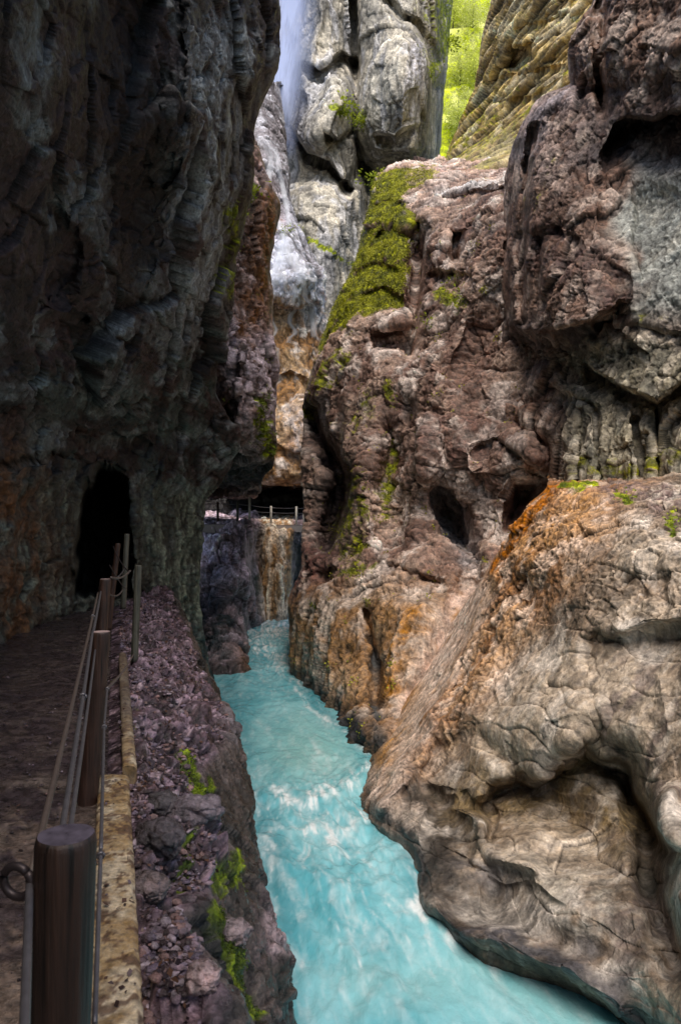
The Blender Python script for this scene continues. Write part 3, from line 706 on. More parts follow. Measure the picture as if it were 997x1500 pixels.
def I_disp(q, x, y, n):
    w = I_w(x, y)
    a = tufa(q, 1.3, .55, (1, 1, 1.2))
    ch = feat(x, y, ('line', [(690, 868), (650, 950), (604, 1060), (552, 1172)], 26)); a = a * (1 - .75 * ch) + ch * .03 * fbm(q * f32(4), 5, .6)
    b = carved(q, 1.0, .62) + .03 * strata(q, .34, 1.0, (.3, .2), .5)
    top = sst(960, 880, y) * sst(800, 850, x)
    b = b + top * (.06 * ridged(warp(q, 2, .2) * f32(3), 3) + blocks(q, 3, .05, .3) - .05)
    return a * w + b * (1 - w)
def I_col(q, x, y, n, h, cav):
    w = I_w(x, y)
    a = tones(q, C(.24, .14, .085), C(.40, .27, .18), C(.56, .44, .36), .9)
    b = tones(q, C(.24, .19, .15), C(.43, .365, .30), C(.60, .545, .49), .55)
    c = mixc(b, a, w)
    st_ = drips(q + f32(12), 3.5, .12); c = c * (1 - .45 * sst(.0, .5, st_) * (1 - w))[:, None]; c = mixc(c, np.broadcast_to(C(.60, .55, .50), c.shape), .35 * sst(.15, .5, -st_) * (1 - w))
    dr = sst(0, .5, drips(q, 2.2, .13)) * sst(930, 1000, y) * sst(860, 900, x)
    c = mixc(c, np.broadcast_to(C(.13, .105, .10), c.shape), dr * .7)
    c = paint(c, q, x, y, ('line', [(808, 716), (782, 748), (748, 795), (728, 828)], 12), C(.40, .17, .065), .8, 1.0, 3)
    c = paint(c, q, x, y, ('line', [(850, 728), (800, 785), (770, 805)], 18), C(.42, .25, .13), .45, 1.0, 2.5)
    c = paint(c, q, x, y, ('line', [(900, 712), (1000, 740)], 22), C(.16, .12, .11), .7, .9, 4)
    c = paint(c, q, x, y, ('line', [(690, 868), (650, 950), (600, 1065), (545, 1180)], 24), C(.70, .58, .51), .9, .5, 2)
    c = paint(c, q, x, y, ('line', [(600, 1010), (560, 1110)], 20), C(.42, .24, .11), .5, .9, 2)
    c = paint(c, q, x, y, ('line', [(615, 1165), (655, 1200), (660, 1270)], 36), C(.06, .052, .046), .95, .5, 2)  # dark of the undercut beside the foot, put into the colour
    c = paint(c, q, x, y, ('line', [(560, 1195), (600, 1230), (620, 1290)], 16), C(.09, .09, .09), .9, .4, 2)
    c = paint(c, q, x, y, ('line', [(650, 1345), (750, 1375), (850, 1430), (930, 1500)], 22), C(.08, .075, .08), .85, .6, 3)
    c = paint(c, q, x, y, ('line', [(690, 1265), (760, 1300), (840, 1370), (900, 1440)], 22), C(.13, .12, .12), .7, .9, 2)
    c = paint(c, q, x, y, ('line', [(700, 1175), (780, 1155), (860, 1120), (915, 1150), (960, 1220)], 26), C(.10, .08, .06), .7, .6, 2)  # shading below the arched lip painted in
    c = paint(c, q, x, y, ('blob', (840, 1310), (80, 50)), C(.46, .43, .38), .5, .8, 2)
    c = paint(c, q, x, y, ('line', [(880, 1090), (940, 1180), (960, 1300)], 22), C(.08, .075, .065), .6, .7, 2)
    c = paint(c, q, x, y, ('line', [(690, 1165), (760, 1175), (850, 1150), (920, 1200)], 50), C(.20, .155, .10), .7, .7, 2)
    ww = .8 * feat(x, y, ('line', [(830, 714), (870, 712)], 6)) + .8 * feat(x, y, ('line', [(905, 722), (925, 740)], 10)) + .8 * feat(x, y, ('line', [(985, 745), (990, 775)], 9))
    c, _ = mossy(c, q, n, ww, .4)
    return cavity_tone(c, cav, .035, .62)
I = rock('river_outcrop', I_rows, M_carv, I_col, I_disp, I_feats, 1.45, wrapL=5, rnd=.3, shrink=8)
tag(I, 'huge water-worn beige rock outcrop with a rust-orange streak rising from the turquoise river', 'rock outcrop')

#REST
# ------------------------------------------------------------------ LEFT BANK between kerb and river (world cross-sections)
def kerbx(d): return -.63 - .3 * (d - 2.4)
BK = [(.5, .25, -.03), (1.5, -.02, .0), (2.4, -.36, .02), (3.0, -.54, -.08), (3.6, -.72, -.22), (4.4, -.68, -.44), (5.0, -.82, -.49), (5.8, -1.08, -.59), (6.6, -1.28, -.60),
      (7.6, -1.17, -.58), (8.6, -1.28, -.64), (10, -1.70, -.55), (12, -2.25, -.55), (14, -2.8, -.37), (16, -3.4, -.15), (18, -4.1, .1), (20, -4.9, .3)]
LOW = [(.5, .25, .4), (2.4, .28, .45), (3.6, .38, .6), (4.4, .34, .62), (5.8, .60, .7), (6.6, .58, .6), (7.2, .22, .3), (8.0, .34, .4), (8.8, .22, .3), (12, .3, .4), (20, .5, .8)]
rowsK, TK = [], []
for d, bx, bz in BK:
    k = kerbx(d); l1 = np.interp(d, [z[0] for z in LOW], [z[1] for z in LOW]); l2 = np.interp(d, [z[0] for z in LOW], [z[2] for z in LOW])
    m = k + .5 * (bx - k)
    rowsK.append([(k - .22, d, -.10), (k + .02, d, -.03), (m, d, -.02 + .42 * bz), (bx - .06, d, bz + .02), (bx + .05, d, bz - .10), (bx + l1 * .5, d, bz - .45), (bx + l1, d, bz - .95), (bx + .6 * l1 + .4 * l2, d, -2.2), (bx + l2, d, -3.7)])
    TK.append(math.log(d + .6) * 10)
rowsK = np.array(rowsK, float)
nyK = int(760 * RES); nxK = int(360 * RES)
Wk = rows_interp(TK, rowsK, np.linspace(TK[0], TK[-1], nyK))
tc = np.array([0, .22, .6, 1.0, 1.16, 1.55, 2.1, 2.8, 3.4])
Wk = np.swapaxes(rows_interp(tc, np.swapaxes(Wk, 0, 1), np.linspace(0, 3.4, nxK)), 0, 1)
def project(W):
    d = np.clip(W[..., 1], .3, None); return CX + W[..., 0] / d * F, HY - (W[..., 2] - EYE) / d * F
KX, KY = project(Wk)
tK = np.broadcast_to(np.linspace(0, 3.4, nxK), (nyK, nxK)).ravel()
def K_disp(q, x, y, n):
    top = 1 - sst(.85, 1.15, tK); ed = sst(.22, .32, tK)
    gap = sst(-.1, .3, fbm(q * f32(1.1) + f32(3), 3))
    v = top * ed * (blocks(q, 3.2, .10, .3) * (.4 + gap) + blocks(q, 8, .05, .4) + .11 * fbm(q * f32(1.5), 3) + .06 * tri(perlin(q * f32(2.6)) * f32(1.3)) + .04 * billow(q * f32(6), 2))
    face = .10 * drips(q, 2.5, .3) + fract(q, 2.2, .5)
    return v + (1 - top) * face * .8
def K_col(q, x, y, n, h, cav):
    c = tones(q, C(.024, .017, .020), C(.078, .055, .066), C(.22, .165, .195), 1.5)
    j = fbm(q * f32(11), 3); c = mixc(c, np.broadcast_to(C(.42, .33, .36), c.shape), sst(.25, .6, j) * .6)
    c = mixc(c, np.broadcast_to(C(.07, .045, .045), c.shape), sst(.1, .5, fbm(q * f32(6) + f32(21), 4, .6)) * .7)
    fc = sst(.96, 1.12, tK)
    c = mixc(c, tones(q, C(.018, .017, .016), C(.04, .033, .028), C(.085, .07, .065), 1.4), fc)  # steep outer face painted dark as its shade, against the lit top
    c = paint(c, q, x, y, ('line', [(395, 1310), (402, 1390)], 16), C(.30, .24, .25), .8, .6, 4)  # lit lobes of the lower face painted lighter, here and below
    c = paint(c, q, x, y, ('line', [(352, 1080), (335, 1050)], 16), C(.16, .14, .15), .7, .6, 4)
    w = 1.3 * feat(x, y, ('line', [(268, 1115), (284, 1150), (296, 1175)], 13)) + .8 * feat(x, y, ('line', [(310, 1140), (316, 1185)], 7)) + 1.1 * feat(x, y, ('line', [(308, 1340), (335, 1410), (358, 1490)], 12)) + .8 * feat(x, y, ('line', [(265, 1240), (272, 1300)], 8)) + .8 * feat(x, y, ('blob', (325, 1275), (22, 20))) + .6 * feat(x, y, ('line', [(340, 1260), (345, 1300)], 9)) + .5 * feat(x, y, ('line', [(225, 1455), (232, 1460)], 8))
    wn = np.maximum(n[:, 2], .45)[:, None] * np.array([[0, 0, 1.]])
    c, _ = mossy(c, q, wn, w, .3, C(.045, .065, .010), C(.17, .22, .02))
    return cavity_tone(c, cav, .03, .6)
K = finish('riverbank', Wk, KX, KY, M_bank, K_col, K_disp, 2, grain=.8)

# the overhang of the left wall above the path, nearest the camera
ou, ov = np.meshgrid(np.linspace(0, 1, int(150 * RES)), np.linspace(-9, 6.8, int(240 * RES)))
prof_t = [0, .2, .42, .62, .8, .9, 1.0]
Wo = np.stack([np.interp(ou, prof_t, [-4.6, -4.5, -4.1, -2.8, -1.55, -1.3, -1.5]) - .3 * ov, ov, np.interp(ou, prof_t, [-.4, 1.6, 3.3, 4.2, 4.5, 5.6, 11])], -1)
roof = finish('left_cliff', Wo, 0 * ou, 0 * ou, M_dark, lambda q, x, y, n, h, c: tones(q, C(.03, .026, .024), C(.075, .056, .048), C(.15, .165, .155), .8), lambda q, x, y, n: fract(q, 1.0, .7), 6)
tag(roof, kind='structure')
# ------------------------------------------------------------------ PATH, KERB
gx, gy = np.meshgrid(np.linspace(0, 1, int(240 * RES)), np.exp(np.linspace(math.log(.6), math.log(24), int(420 * RES))) - 1.6)
Wp = np.stack([kerbx(gy) - .14 - gx * 7.5, gy, np.zeros_like(gx)], -1)
def path_disp(q, x, y, n): return .018 * fbm(q * f32(2.2), 4, .55) + .008 * fbm(q * f32(11), 3) + .012 * (billow(q * f32(6), 2) - .4)
def path_col(q, x, y, n, h, cav):
    c = tones(q, C(.09, .068, .06), C(.22, .17, .14), C(.32, .265, .22), .9)
    c = mixc(c, np.broadcast_to(C(.045, .034, .036), c.shape), np.clip(sst(.0, .35, fbm(q * f32(2.6) + f32(4), 4, .65)) * .8 + .85 * sst(2.6, 6, q[:, 1] - .6 * (q[:, 0] + 1.0)), 0, 1))  # dark blotches, plus overhang shade painted in with distance
    return c
M_path = rock_mat('packed_earth', 3.0, .40, .5, .5, .22, .5)
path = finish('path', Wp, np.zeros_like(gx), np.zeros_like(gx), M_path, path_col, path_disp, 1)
tag(path, kind='structure')

def kerb_piece(d0, d1, off, wid, z1, name):
    ts = np.linspace(d0, d1, int((d1 - d0) * 70 * RES) + 8)
    prof = [(-wid, -.30), (-wid, z1 - .012), (-wid + .014, z1), (-wid * .5, z1 + .004), (-.02, z1), (0, z1 - .02), (.004, -.40)]
    pf = []
    for (a, b), (c_, d_) in zip(prof[:-1], prof[1:]):
        k = max(2, int(math.hypot(c_ - a, d_ - b) / .008 * RES))
        pf += [(a + (c_ - a) * i / k, b + (d_ - b) * i / k) for i in range(k)]
    pf.append(prof[-1]); pf = np.array(pf)
    W = np.zeros((len(ts), len(pf), 3)); W[:, :, 1] = ts[:, None]; W[:, :, 0] = kerbx(ts)[:, None] + off + pf[:, 0]; W[:, :, 2] = pf[:, 1]
    def disp(q, x, y, n): return .003 * fbm(q * f32(3), 3) + .003 * fbm(q * f32(14), 4, .6) - .004 * sst(.35, .6, fbm(q * f32(5), 3))
    def col(q, x, y, n, h, cav):
        c = tones(q, C(.26, .185, .115), C(.38, .295, .20), C(.46, .39, .30), 2.2)
        c = mixc(c, np.broadcast_to(C(.10, .065, .05), c.shape), sst(.15, .35, fbm(q * f32(15) + f32(9), 4, .65) + .35 * fbm(q * f32(3), 2)) * .85)
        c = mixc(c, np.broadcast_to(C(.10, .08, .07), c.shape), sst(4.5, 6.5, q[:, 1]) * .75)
        return cavity_tone(c, cav, .01, .5)
    cap0 = np.broadcast_to(W[0].mean(0), W[0].shape); cap1 = np.broadcast_to(W[-1].mean(0), W[0].shape); W = np.concatenate([cap0[None], W[:1], W, W[-1:], cap1[None]])
    o = finish(name, W, np.zeros(W.shape[:2]), np.zeros(W.shape[:2]), M_kerb, col, disp, 1, grain=.5)
    tag(o, kind='structure'); return o
M_kerb = rock_mat('weathered_concrete', 6.0, .6, .22, .3, .1)
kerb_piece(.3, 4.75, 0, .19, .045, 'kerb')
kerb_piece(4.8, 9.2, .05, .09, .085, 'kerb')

# ------------------------------------------------------------------ RIVER
cd = [4, 7, 12, 16, 21, 30, 38, 50]; cxv = [1.2, .6, -.3, -.9, -1.7, -2.9, -3.9, -5.5]
gu, gv = np.meshgrid(np.linspace(-6, 7, int(430 * RES)), np.exp(np.linspace(math.log(4.0), math.log(52), int(720 * RES))))
Wr = np.stack([pchip1(cd, cxv, gv.ravel()).reshape(gv.shape) + gu, gv, np.full_like(gu, WATER) + np.clip(gv - 26, 0, 20) * .022], -1)
RX, RY = project(Wr)
qr = Wr.reshape(-1, 3).astype(f32)
flow = np.stack([gu.ravel() * 1.0, gv.ravel() * .42, np.zeros(gu.size)], -1).astype(f32)
fw = warp(flow, .8, .55)
x, y = RX.ravel() + 14 * fbm(flow * f32(1.1), 3), RY.ravel() + 9 * fbm(flow * f32(1.4) + f32(8), 3)
rough = np.clip(.35 + .9 * feat(x, y, ('blob', (480, 1210), (130, 110))) + .9 * feat(x, y, ('blob', (395, 935), (60, 50))) + .5 * feat(x, y, ('blob', (560, 1400), (200, 120))) - .25 * feat(x, y, ('blob', (440, 1090), (90, 50))), .15, 1.4)
crest = .75 * feat(x, y, ('line', [(455, 1172), (490, 1158), (515, 1148), (548, 1130)], 10)) + .75 * feat(x, y, ('line', [(428, 1216), (455, 1212), (478, 1226), (490, 1262)], 9)) + .5 * feat(x, y, ('line', [(492, 1224), (530, 1202)], 8)) + .25 * feat(x, y, ('line', [(370, 1165), (455, 1176)], 9))
wave = rough * (.10 * fbm(fw * f32(1.1), 3) + .045 * ridged(fw * f32(2.4), 2) + .022 * fbm(fw * f32(6), 3)) + .075 * crest * (.8 + .4 * fbm(flow * f32(1.2), 2))
wave += .06 * feat(x, y, ('line', [(640, 1352), (700, 1370)], 20))
Wr[..., 2] += wave.reshape(gu.shape)
streak = fbm(warp(flow, 1.5, .3) * np.array([2.2, .8, 1], f32) * f32(1.6), 5, .62)
str2 = fbm(warp(flow, 2.0, .25) * np.array([5, 1.6, 1], f32) * f32(1.5) + f32(33), 4, .65)
foam = .22 * sst(-.1, .9, streak * (.6 + .6 * rough)) + .36 * sst(.0, .8, str2 * (.5 + .6 * rough)) * rough + .04 * rough
pat = np.clip(.75 + 1.3 * str2 + .6 * streak, 0, 1.6)
foam += pat * (crest + (.35 + 1.0 * np.clip(str2 + .3, 0, 1)) * feat(x, y, ('line', [(618, 1335), (646, 1360), (690, 1384), (730, 1396)], 15)) + .5 * feat(x, y, ('line', [(710, 1375), (800, 1400), (900, 1460), (930, 1500)], 10)) + .9 * feat(x, y, ('blob', (395, 922), (42, 14))) + .6 * feat(x, y, ('line', [(375, 945), (400, 960), (425, 985)], 10)) + .45 * feat(x, y, ('line', [(365, 1160), (430, 1175)], 8))
         + .5 * feat(x, y, ('line', [(430, 985), (445, 1028), (500, 1065), (540, 1105)], 5)) + .35 * feat(x, y, ('line', [(535, 1195), (600, 1245), (632, 1330)], 6)) + .3 * feat(x, y, ('line', [(380, 1220), (410, 1290), (412, 1400)], 6)))
fin = fbm(warp(flow, 3, .15) * np.array([9, 4.5, 1], f32) + f32(5), 4, .65)
foam = np.clip(foam * (.78 + .75 * fin) + .10 * sst(.2, .6, fin) * rough, 0, 1)
dep = sst(-.35, .35, fbm(flow * f32(.8) + f32(70), 5, .6))
cw = mixc(np.broadcast_to(C(.10, .42, .495), (gu.size, 3)), np.broadcast_to(C(.23, .575, .64), (gu.size, 3)), dep)
cw = mixc(cw, np.broadcast_to(C(.27, .51, .48), cw.shape), .7 * feat(x, y, ('blob', (450, 1100), (90, 60))))
cw = mixc(cw, np.broadcast_to(C(.10, .40, .48), cw.shape), .6 * feat(x, y, ('blob', (390, 960), (50, 60))))
cw = mixc(cw, np.broadcast_to(C(.24, .52, .54), cw.shape), .6 * feat(x, y, ('line', [(520, 1440), (700, 1440), (860, 1500)], 50)))
cw = mixc(cw, np.broadcast_to(C(.03, .20, .25), cw.shape), .6 * np.clip(feat(x, y, ('line', [(330, 1010), (352, 1080), (352, 1120), (384, 1220), (414, 1320), (424, 1510)], 24)) + feat(x, y, ('line', [(600, 1250), (640, 1330)], 24)) + feat(x, y, ('line', [(440, 1000), (500, 1060), (545, 1105)], 12)), 0, 1))
cw = mixc(cw, np.broadcast_to(C(.80, .88, .90), cw.shape), foam)
M_water, nt, b = nodes('glacial_water')
at = N(nt, 'ShaderNodeAttribute', attribute_name='Col'); nt.links.new(at.outputs['Color'], b.inputs['Base Color'])
b.inputs['Roughness'].default_value = .16; b.inputs['Specular IOR Level'].default_value = .5
tc_ = N(nt, 'ShaderNodeTexCoord'); mp = N(nt, 'ShaderNodeMapping'); mp.inputs['Scale'].default_value = (1, .45, 1)
n_ = N(nt, 'ShaderNodeTexNoise', Scale=5.0, Detail=8.0, Roughness=.62); bp = N(nt, 'ShaderNodeBump', Strength=.55, Distance=.08)
nt.links.new(tc_.outputs['Object'], mp.inputs[0]); nt.links.new(mp.outputs[0], n_.inputs['Vector']); nt.links.new(n_.outputs['Fac'], bp.inputs['Height']); nt.links.new(bp.outputs[0], b.inputs['Normal'])
river = mesh_grid('river', Wr, cw, M_water); tag(river, kind='structure')
if sgn(grid_normals(Wr), Wr) < 0: river.data.flip_normals()

# ------------------------------------------------------------------ small builders
def mesh_obj(name, V, Fc, mat, parent=None, smooth=True, col=None):
    me = bpy.data.meshes.new(name); V = np.asarray(V, float); me.from_pydata(V.tolist(), [], Fc); 
    if smooth: me.polygons.foreach_set('use_smooth', np.ones(len(me.polygons), bool))
    if col is not None:
        a = me.color_attributes.new('Col', 'FLOAT_COLOR', 'POINT'); c = np.ones((len(V), 4), f32); c[:, :3] = col; a.data.foreach_set('color', c.ravel())
    me.materials.append(mat); me.update()
    o = bpy.data.objects.new(name, me); COL.objects.link(o)
    if parent is not None:
        o.parent = parent
    return o
def reloc(o, parent):
    """parent o (built in world coordinates) without moving it"""
    o.parent = parent; o.matrix_parent_inverse = parent.matrix_world.inverted() if parent.type != 'EMPTY' else __import__('mathutils').Matrix.Translation(-Vector(parent.location))
def root(name, loc, label, cat, group=None):
    o = bpy.data.objects.new(name, None); COL.objects.link(o); o.location = loc; o.empty_display_size = .1
    return tag(o, label, cat, group)
def tube_geo(pts, rad, n=10, caps=True):
    pts = [np.asarray(p, float) for p in pts]; V, Fc = [], []
    rad = [rad] * len(pts) if np.isscalar(rad) else rad
    for i, p in enumerate(pts):
        t = pts[min(i + 1, len(pts) - 1)] - pts[max(i - 1, 0)]; t /= np.linalg.norm(t) + 1e-9
        a = np.array([0, 0, 1.]) if abs(t[2]) < .9 else np.array([1., 0, 0])
        u = np.cross(t, a); u /= np.linalg.norm(u); v = np.cross(t, u)
        for k in range(n):
            th = 2 * math.pi * k / n; V.append(p + rad[i] * (math.cos(th) * u + math.sin(th) * v))
    for i in range(len(pts) - 1):
        for k in range(n):
            a = i * n + k; b_ = i * n + (k + 1) % n; Fc.append((a, b_, b_ + n, a + n))
    if caps: Fc.append(tuple(range(n - 1, -1, -1))); Fc.append(tuple(range((len(pts) - 1) * n, len(pts) * n)))
    return V, Fc
def tube(name, pts, rad, mat, parent=None, n=10):
    V, Fc = tube_geo(pts, rad, n); o = mesh_obj(name, V, Fc, mat)
    if parent is not None: reloc(o, parent)
    return o
def torus(name, c, axis, R, r, mat, parent=None, n=20):
    axis = Vector(axis).normalized(); u = axis.orthogonal().normalized(); v = axis.cross(u)
    pts = [np.array(Vector(c) + R * (math.cos(t) * u + math.sin(t) * v)) for t in np.linspace(0, 2 * math.pi, n + 1)]
    return tube(name, pts, r, mat, parent, 8)
def sag(a, b, s, n=14):
    a, b = np.asarray(a, float), np.asarray(b, float)
    return [a + (b - a) * t - np.array([0, 0, s * 4 * t * (1 - t)]) for t in np.linspace(0, 1, n)]

def wood(name, c1, c2, rough):
    m, nt, b = nodes(name); L = nt.links.new
    tc = N(nt, 'ShaderNodeTexCoord'); mp = N(nt, 'ShaderNodeMapping'); mp.inputs['Scale'].default_value = (28, 28, 1.6); L(tc.outputs['Object'], mp.inputs[0])
    n1 = N(nt, 'ShaderNodeTexNoise', Scale=1.6, Detail=8.0, Roughness=.65); L(mp.outputs[0], n1.inputs['Vector'])
    n2 = N(nt, 'ShaderNodeTexNoise', Scale=6.0, Detail=5.0); L(tc.outputs['Object'], n2.inputs['Vector'])
    r = N(nt, 'ShaderNodeValToRGB'); r.color_ramp.elements[0].position = .3; r.color_ramp.elements[1].position = .72
    r.color_ramp.elements[0].color = (*c1, 1); r.color_ramp.elements[1].color = (*c2, 1); L(n1.outputs['Fac'], r.inputs[0])
    mx = N(nt, 'ShaderNodeMix', data_type='RGBA', blend_type='MULTIPLY'); mx.inputs['Factor'].default_value = .7; L(r.outputs[0], mx.inputs['A']); L(n2.outputs['Fac'], mx.inputs['B']); L(mx.outputs['Result'], b.inputs['Base Color'])
    mp2 = N(nt, 'ShaderNodeMapping'); mp2.inputs['Scale'].default_value = (55, 55, 1.1); L(tc.outputs['Object'], mp2.inputs[0])
    n3 = N(nt, 'ShaderNodeTexNoise', Scale=1.0, Detail=3.0); L(mp2.outputs[0], n3.inputs['Vector']); rr = N(nt, 'ShaderNodeMapRange'); L(n3.outputs['Fac'], rr.inputs['Value'])
    for k_, v_ in zip(('From Min', 'From Max', 'To Min', 'To Max'), (.36, .43, .18, 1.0)): rr.inputs[k_].default_value = v_
    sc = N(nt, 'ShaderNodeVectorMath', operation='SCALE'); L(mx.outputs['Result'], sc.inputs[0]); L(rr.outputs[0], sc.inputs['Scale']); L(sc.outputs[0], b.inputs['Base Color'])
    b.inputs['Roughness'].default_value = rough
    bp = N(nt, 'ShaderNodeBump', Strength=.8, Distance=.008); L(n1.outputs['Fac'], bp.inputs['Height']); L(bp.outputs[0], b.inputs['Normal'])
    return m
def plain(name, c, rough=.5, metal=0.0, var=.3):
    m, nt, b = nodes(name); L = nt.links.new
    tc = N(nt, 'ShaderNodeTexCoord'); n1 = N(nt, 'ShaderNodeTexNoise', Scale=40.0, Detail=5.0); L(tc.outputs['Object'], n1.inputs['Vector'])
    r = N(nt, 'ShaderNodeValToRGB'); r.color_ramp.elements[0].color = (*[v * (1 - var) for v in c], 1); r.color_ramp.elements[1].color = (*[min(1, v * (1 + var)) for v in c], 1)
    L(n1.outputs['Fac'], r.inputs[0]); L(r.outputs[0], b.inputs['Base Color']); b.inputs['Roughness'].default_value = rough; b.inputs['Metallic'].default_value = metal
    return m
M_post = wood('dark_stained_wood', (.008, .005, .004), (.075, .036, .024), .5)
M_red = wood('red_brown_wood', (.03, .013, .009), (.10, .046, .03), .5)
M_grn = wood('weathered_pole', (.05, .05, .038), (.17, .16, .12), .6)
M_top = plain('wet_sawn_wood', (.10, .085, .11), .14, 0, .9)  # bluish highlight of the wet top put into the colour patches
M_top2 = plain('sawn_wood_end', (.42, .30, .28), .5, 0, .3)
M_cable = plain('steel_cable', (.13, .12, .13), .45, .5, .4)
M_rail = plain('tan_hose_cable', (.10, .075, .065), .5, .1, .4)
M_iron = plain('dark_iron', (.05, .038, .04), .45, .6, .4)
M_light = plain('grey_light_post', (.5, .46, .40), .6, 0, .3)

# ------------------------------------------------------------------ NEAR RAILING
def post_geo(top, bot, r, rng_seed, n=28, m=26):
    top, bot = np.asarray(top, float), np.asarray(bot, float); V, Fc = [], []
    R_ = np.random.default_rng(rng_seed); ph = R_.random(6) * 6.28
    zs = np.concatenate([np.linspace(0, .985, m), [.993, 1.0]])
    for z in zs:
        c = bot + (top - bot) * z
        k = r * (1.04 - .06 * z) * (1 - (.0 if z < .99 else (.03 if z < .999 else .09)))
        for j in range(n):
            th = 2 * math.pi * j / n
            w_ = 1 + .018 * math.sin(3 * th + ph[0] + z * 2) + .012 * math.sin(7 * th + ph[1]) + .01 * math.sin(2 * th + z * 9 + ph[2])
            V.append(c + k * w_ * np.array([math.cos(th), math.sin(th), 0]))
    L_ = len(zs)
    for i in range(L_ - 1):
        for j in range(n): Fc.append((i*n + j, i*n + (j+1) % n, (i+1)*n + (j+1) % n, (i+1)*n + j))
    Fc.append(tuple(range(n - 1, -1, -1)))
    Fc.append(tuple(range((L_ - 1) * n, L_ * n)))
    return V, Fc
near = root('cable_railing', P(97, 1215, 1.5) - np.array([0, 0, 1.0]), 'dark wooden post railing with steel cables beside the path on the left', 'railing')
def post(xt, yt, dx, dz, d, r, mat, top_mat, parent, seed, label=None):
    T = P(xt, yt, d); B_ = np.array([T[0] + dx, d, T[2] - dz])
    V, Fc = post_geo(T, B_, r, seed); o = mesh_obj('post', V, Fc, mat)
    o.data.materials.append(top_mat); o.data.polygons[-1].material_index = 1; o.data.polygons[-1].use_smooth = False
    reloc(o, parent)
    if label: o['label'] = label
    return o, T, B_
p1, T1, B1 = post(97, 1222, -.045, 1.2, 1.5, .061, M_post, M_top, near, 1, 'thick dark post with a wet shiny top')
p2, T2, B2 = post(148.5, 925, -.10, 1.25, 4.4, .056, M_red, M_top2, near, 2)
p3, T3, B3 = post(155, 848, -.10, 1.25, 7.6, .058, M_red, M_top2, near, 3)
p4, T4, B4 = post(203, 828, -.05, 1.16, 9.0, .042, M_grn, M_grn, near, 4, 'thin greenish weathered pole')
p5, T5, B5 = post(186, 782, -.06, 1.25, 12.5, .045, M_grn, M_grn, near, 5)
p6, T6, B6 = post(173, 796, -.14, 1.25, 10.8, .04, M_red, M_red, near, 6)
def eye(P_, parent, side=-1, R_=.032):
    r_ = torus('eye_bolt', P_ + np.array([side * (R_ + .06), -.01, 0]), (0.25, 1, 0.1), R_, .009, M_iron, parent); return r_
eye(P(97, 1288, 1.5), p1); eye(P(140, 1170, 4.4), p2, -1, .03)
def cl(a, b, s, r, mat, clamps=()):
    pts = sag(a, b, s, 24); o = tube('cable', pts, r, mat, near, 8)
    for t in clamps:
        k = int(t * 23); c = pts[k]; ax = pts[min(k+1, 23)] - pts[k-1 if k else 0]
        torus('clamp', c, ax, r * 1.5, r * .8, M_cable, o, 12)
    return o
LM = np.array
a0 = P(20, 1960, .62); e0 = P(44, 1290, 1.5)
cl(a0, e0, 0, .0075, M_cable)
cl(e0, P(144, 868, 7.6), .012, .0085, M_rail, (.72,))
cl(P(84, 1262, 1.52), P(136, 925, 4.4), .01, .0075, M_cable, (.48,))
cl(P(96, 1262, 1.52), P(140, 950, 4.4), .015, .006, M_cable)
cl(P(136, 930, 4.4), P(148, 866, 7.6), .01, .009, M_cable)
rc = [P(118, 2300, .9), P(139, 1500, 1.62), P(148, 1245, 2.2), P(153, 1060, 3.5), P(157.5, 1008, 4.4)]
for a_, b_ in zip(rc[:-1], rc[1:]): cl(a_, b_, .0, .006, M_cable, (.98,))
cl(P(157.5, 1008, 4.4), P(196, 958, 9), .03, .009, M_rail)
cl(P(163, 846, 7.6), P(191, 836, 9.4), .04, .012, M_rail); cl(P(160, 870, 7.6), P(180, 864, 10.8), .05, .010, M_rail); cl(P(166, 800, 10.8), P(190, 838, 9.2), .05, .008, M_iron); cl(P(161, 828, 9.6), P(184, 862, 11), .03, .008, M_iron)
cl(P(173, 845, 10.8), P(184, 830, 12.5), .02, .009, M_cable)

# ------------------------------------------------------------------ WALKWAY and its railing, far
def prism(name, poly, z0, z1, mat, bev=.03):
    n = len(poly); V = [(x_, y_, z0) for x_, y_ in poly] + [(x_, y_, z1 - bev) for x_, y_ in poly]
    cx_, cy_ = np.mean([p_[0] for p_ in poly]), np.mean([p_[1] for p_ in poly])
    V += [(x_ + (cx_ - x_) * bev / 3, y_ + (cy_ - y_) * bev / 3, z1) for x_, y_ in poly]
    Fc = [tuple(range(2*n, 3*n)), tuple(range(n - 1, -1, -1))]
    for k in range(2):
        for i in range(n): Fc.append((k*n + i, k*n + (i+1) % n, (k+1)*n + (i+1) % n, (k+1)*n + i))
    return mesh_obj(name, V, Fc, mat, smooth=False)
M_deck = plain('walkway_concrete', (.30, .26, .24), .6, 0, .35)
zf = EYE + (HY - 769) / F * 34
xy = lambda x_, d_: ((x_ - CX) / F * d_, d_)
deck = prism('walkway', [xy(262, 31), xy(300, 31.6), xy(345, 32), xy(366, 33.6), xy(372, 37.2), xy(400, 38), xy(452, 38.6), xy(452, 41.5), xy(366, 41), xy(262, 40)], zf - .34, zf + .02, M_deck)
tag(deck, kind='structure')
far = root('walkway_railing', (xy(360, 34)[0], 34, zf), 'thin pale post and wire railing along the distant walkway under the overhang', 'railing')
FP = []
for x_, d_, h_, mt in [(319, 32, .98, M_red), (348, 32.3, 1.0, M_grn), (365.5, 33.8, 1.22, M_light), (397, 38, .98, M_light), (434, 38.6, .98, M_light), (445, 38.8, .7, M_light), (290, 31.7, .98, M_red)]:
    X_, Y_ = xy(x_, d_); V, Fc = tube_geo([(X_, Y_, zf - .05), (X_, Y_, zf + h_)], .055, 10); o = mesh_obj('post', V, Fc, mt); reloc(o, far); FP.append((X_, Y_, zf))
order = [6, 0, 1, 2, 3, 4, 5]
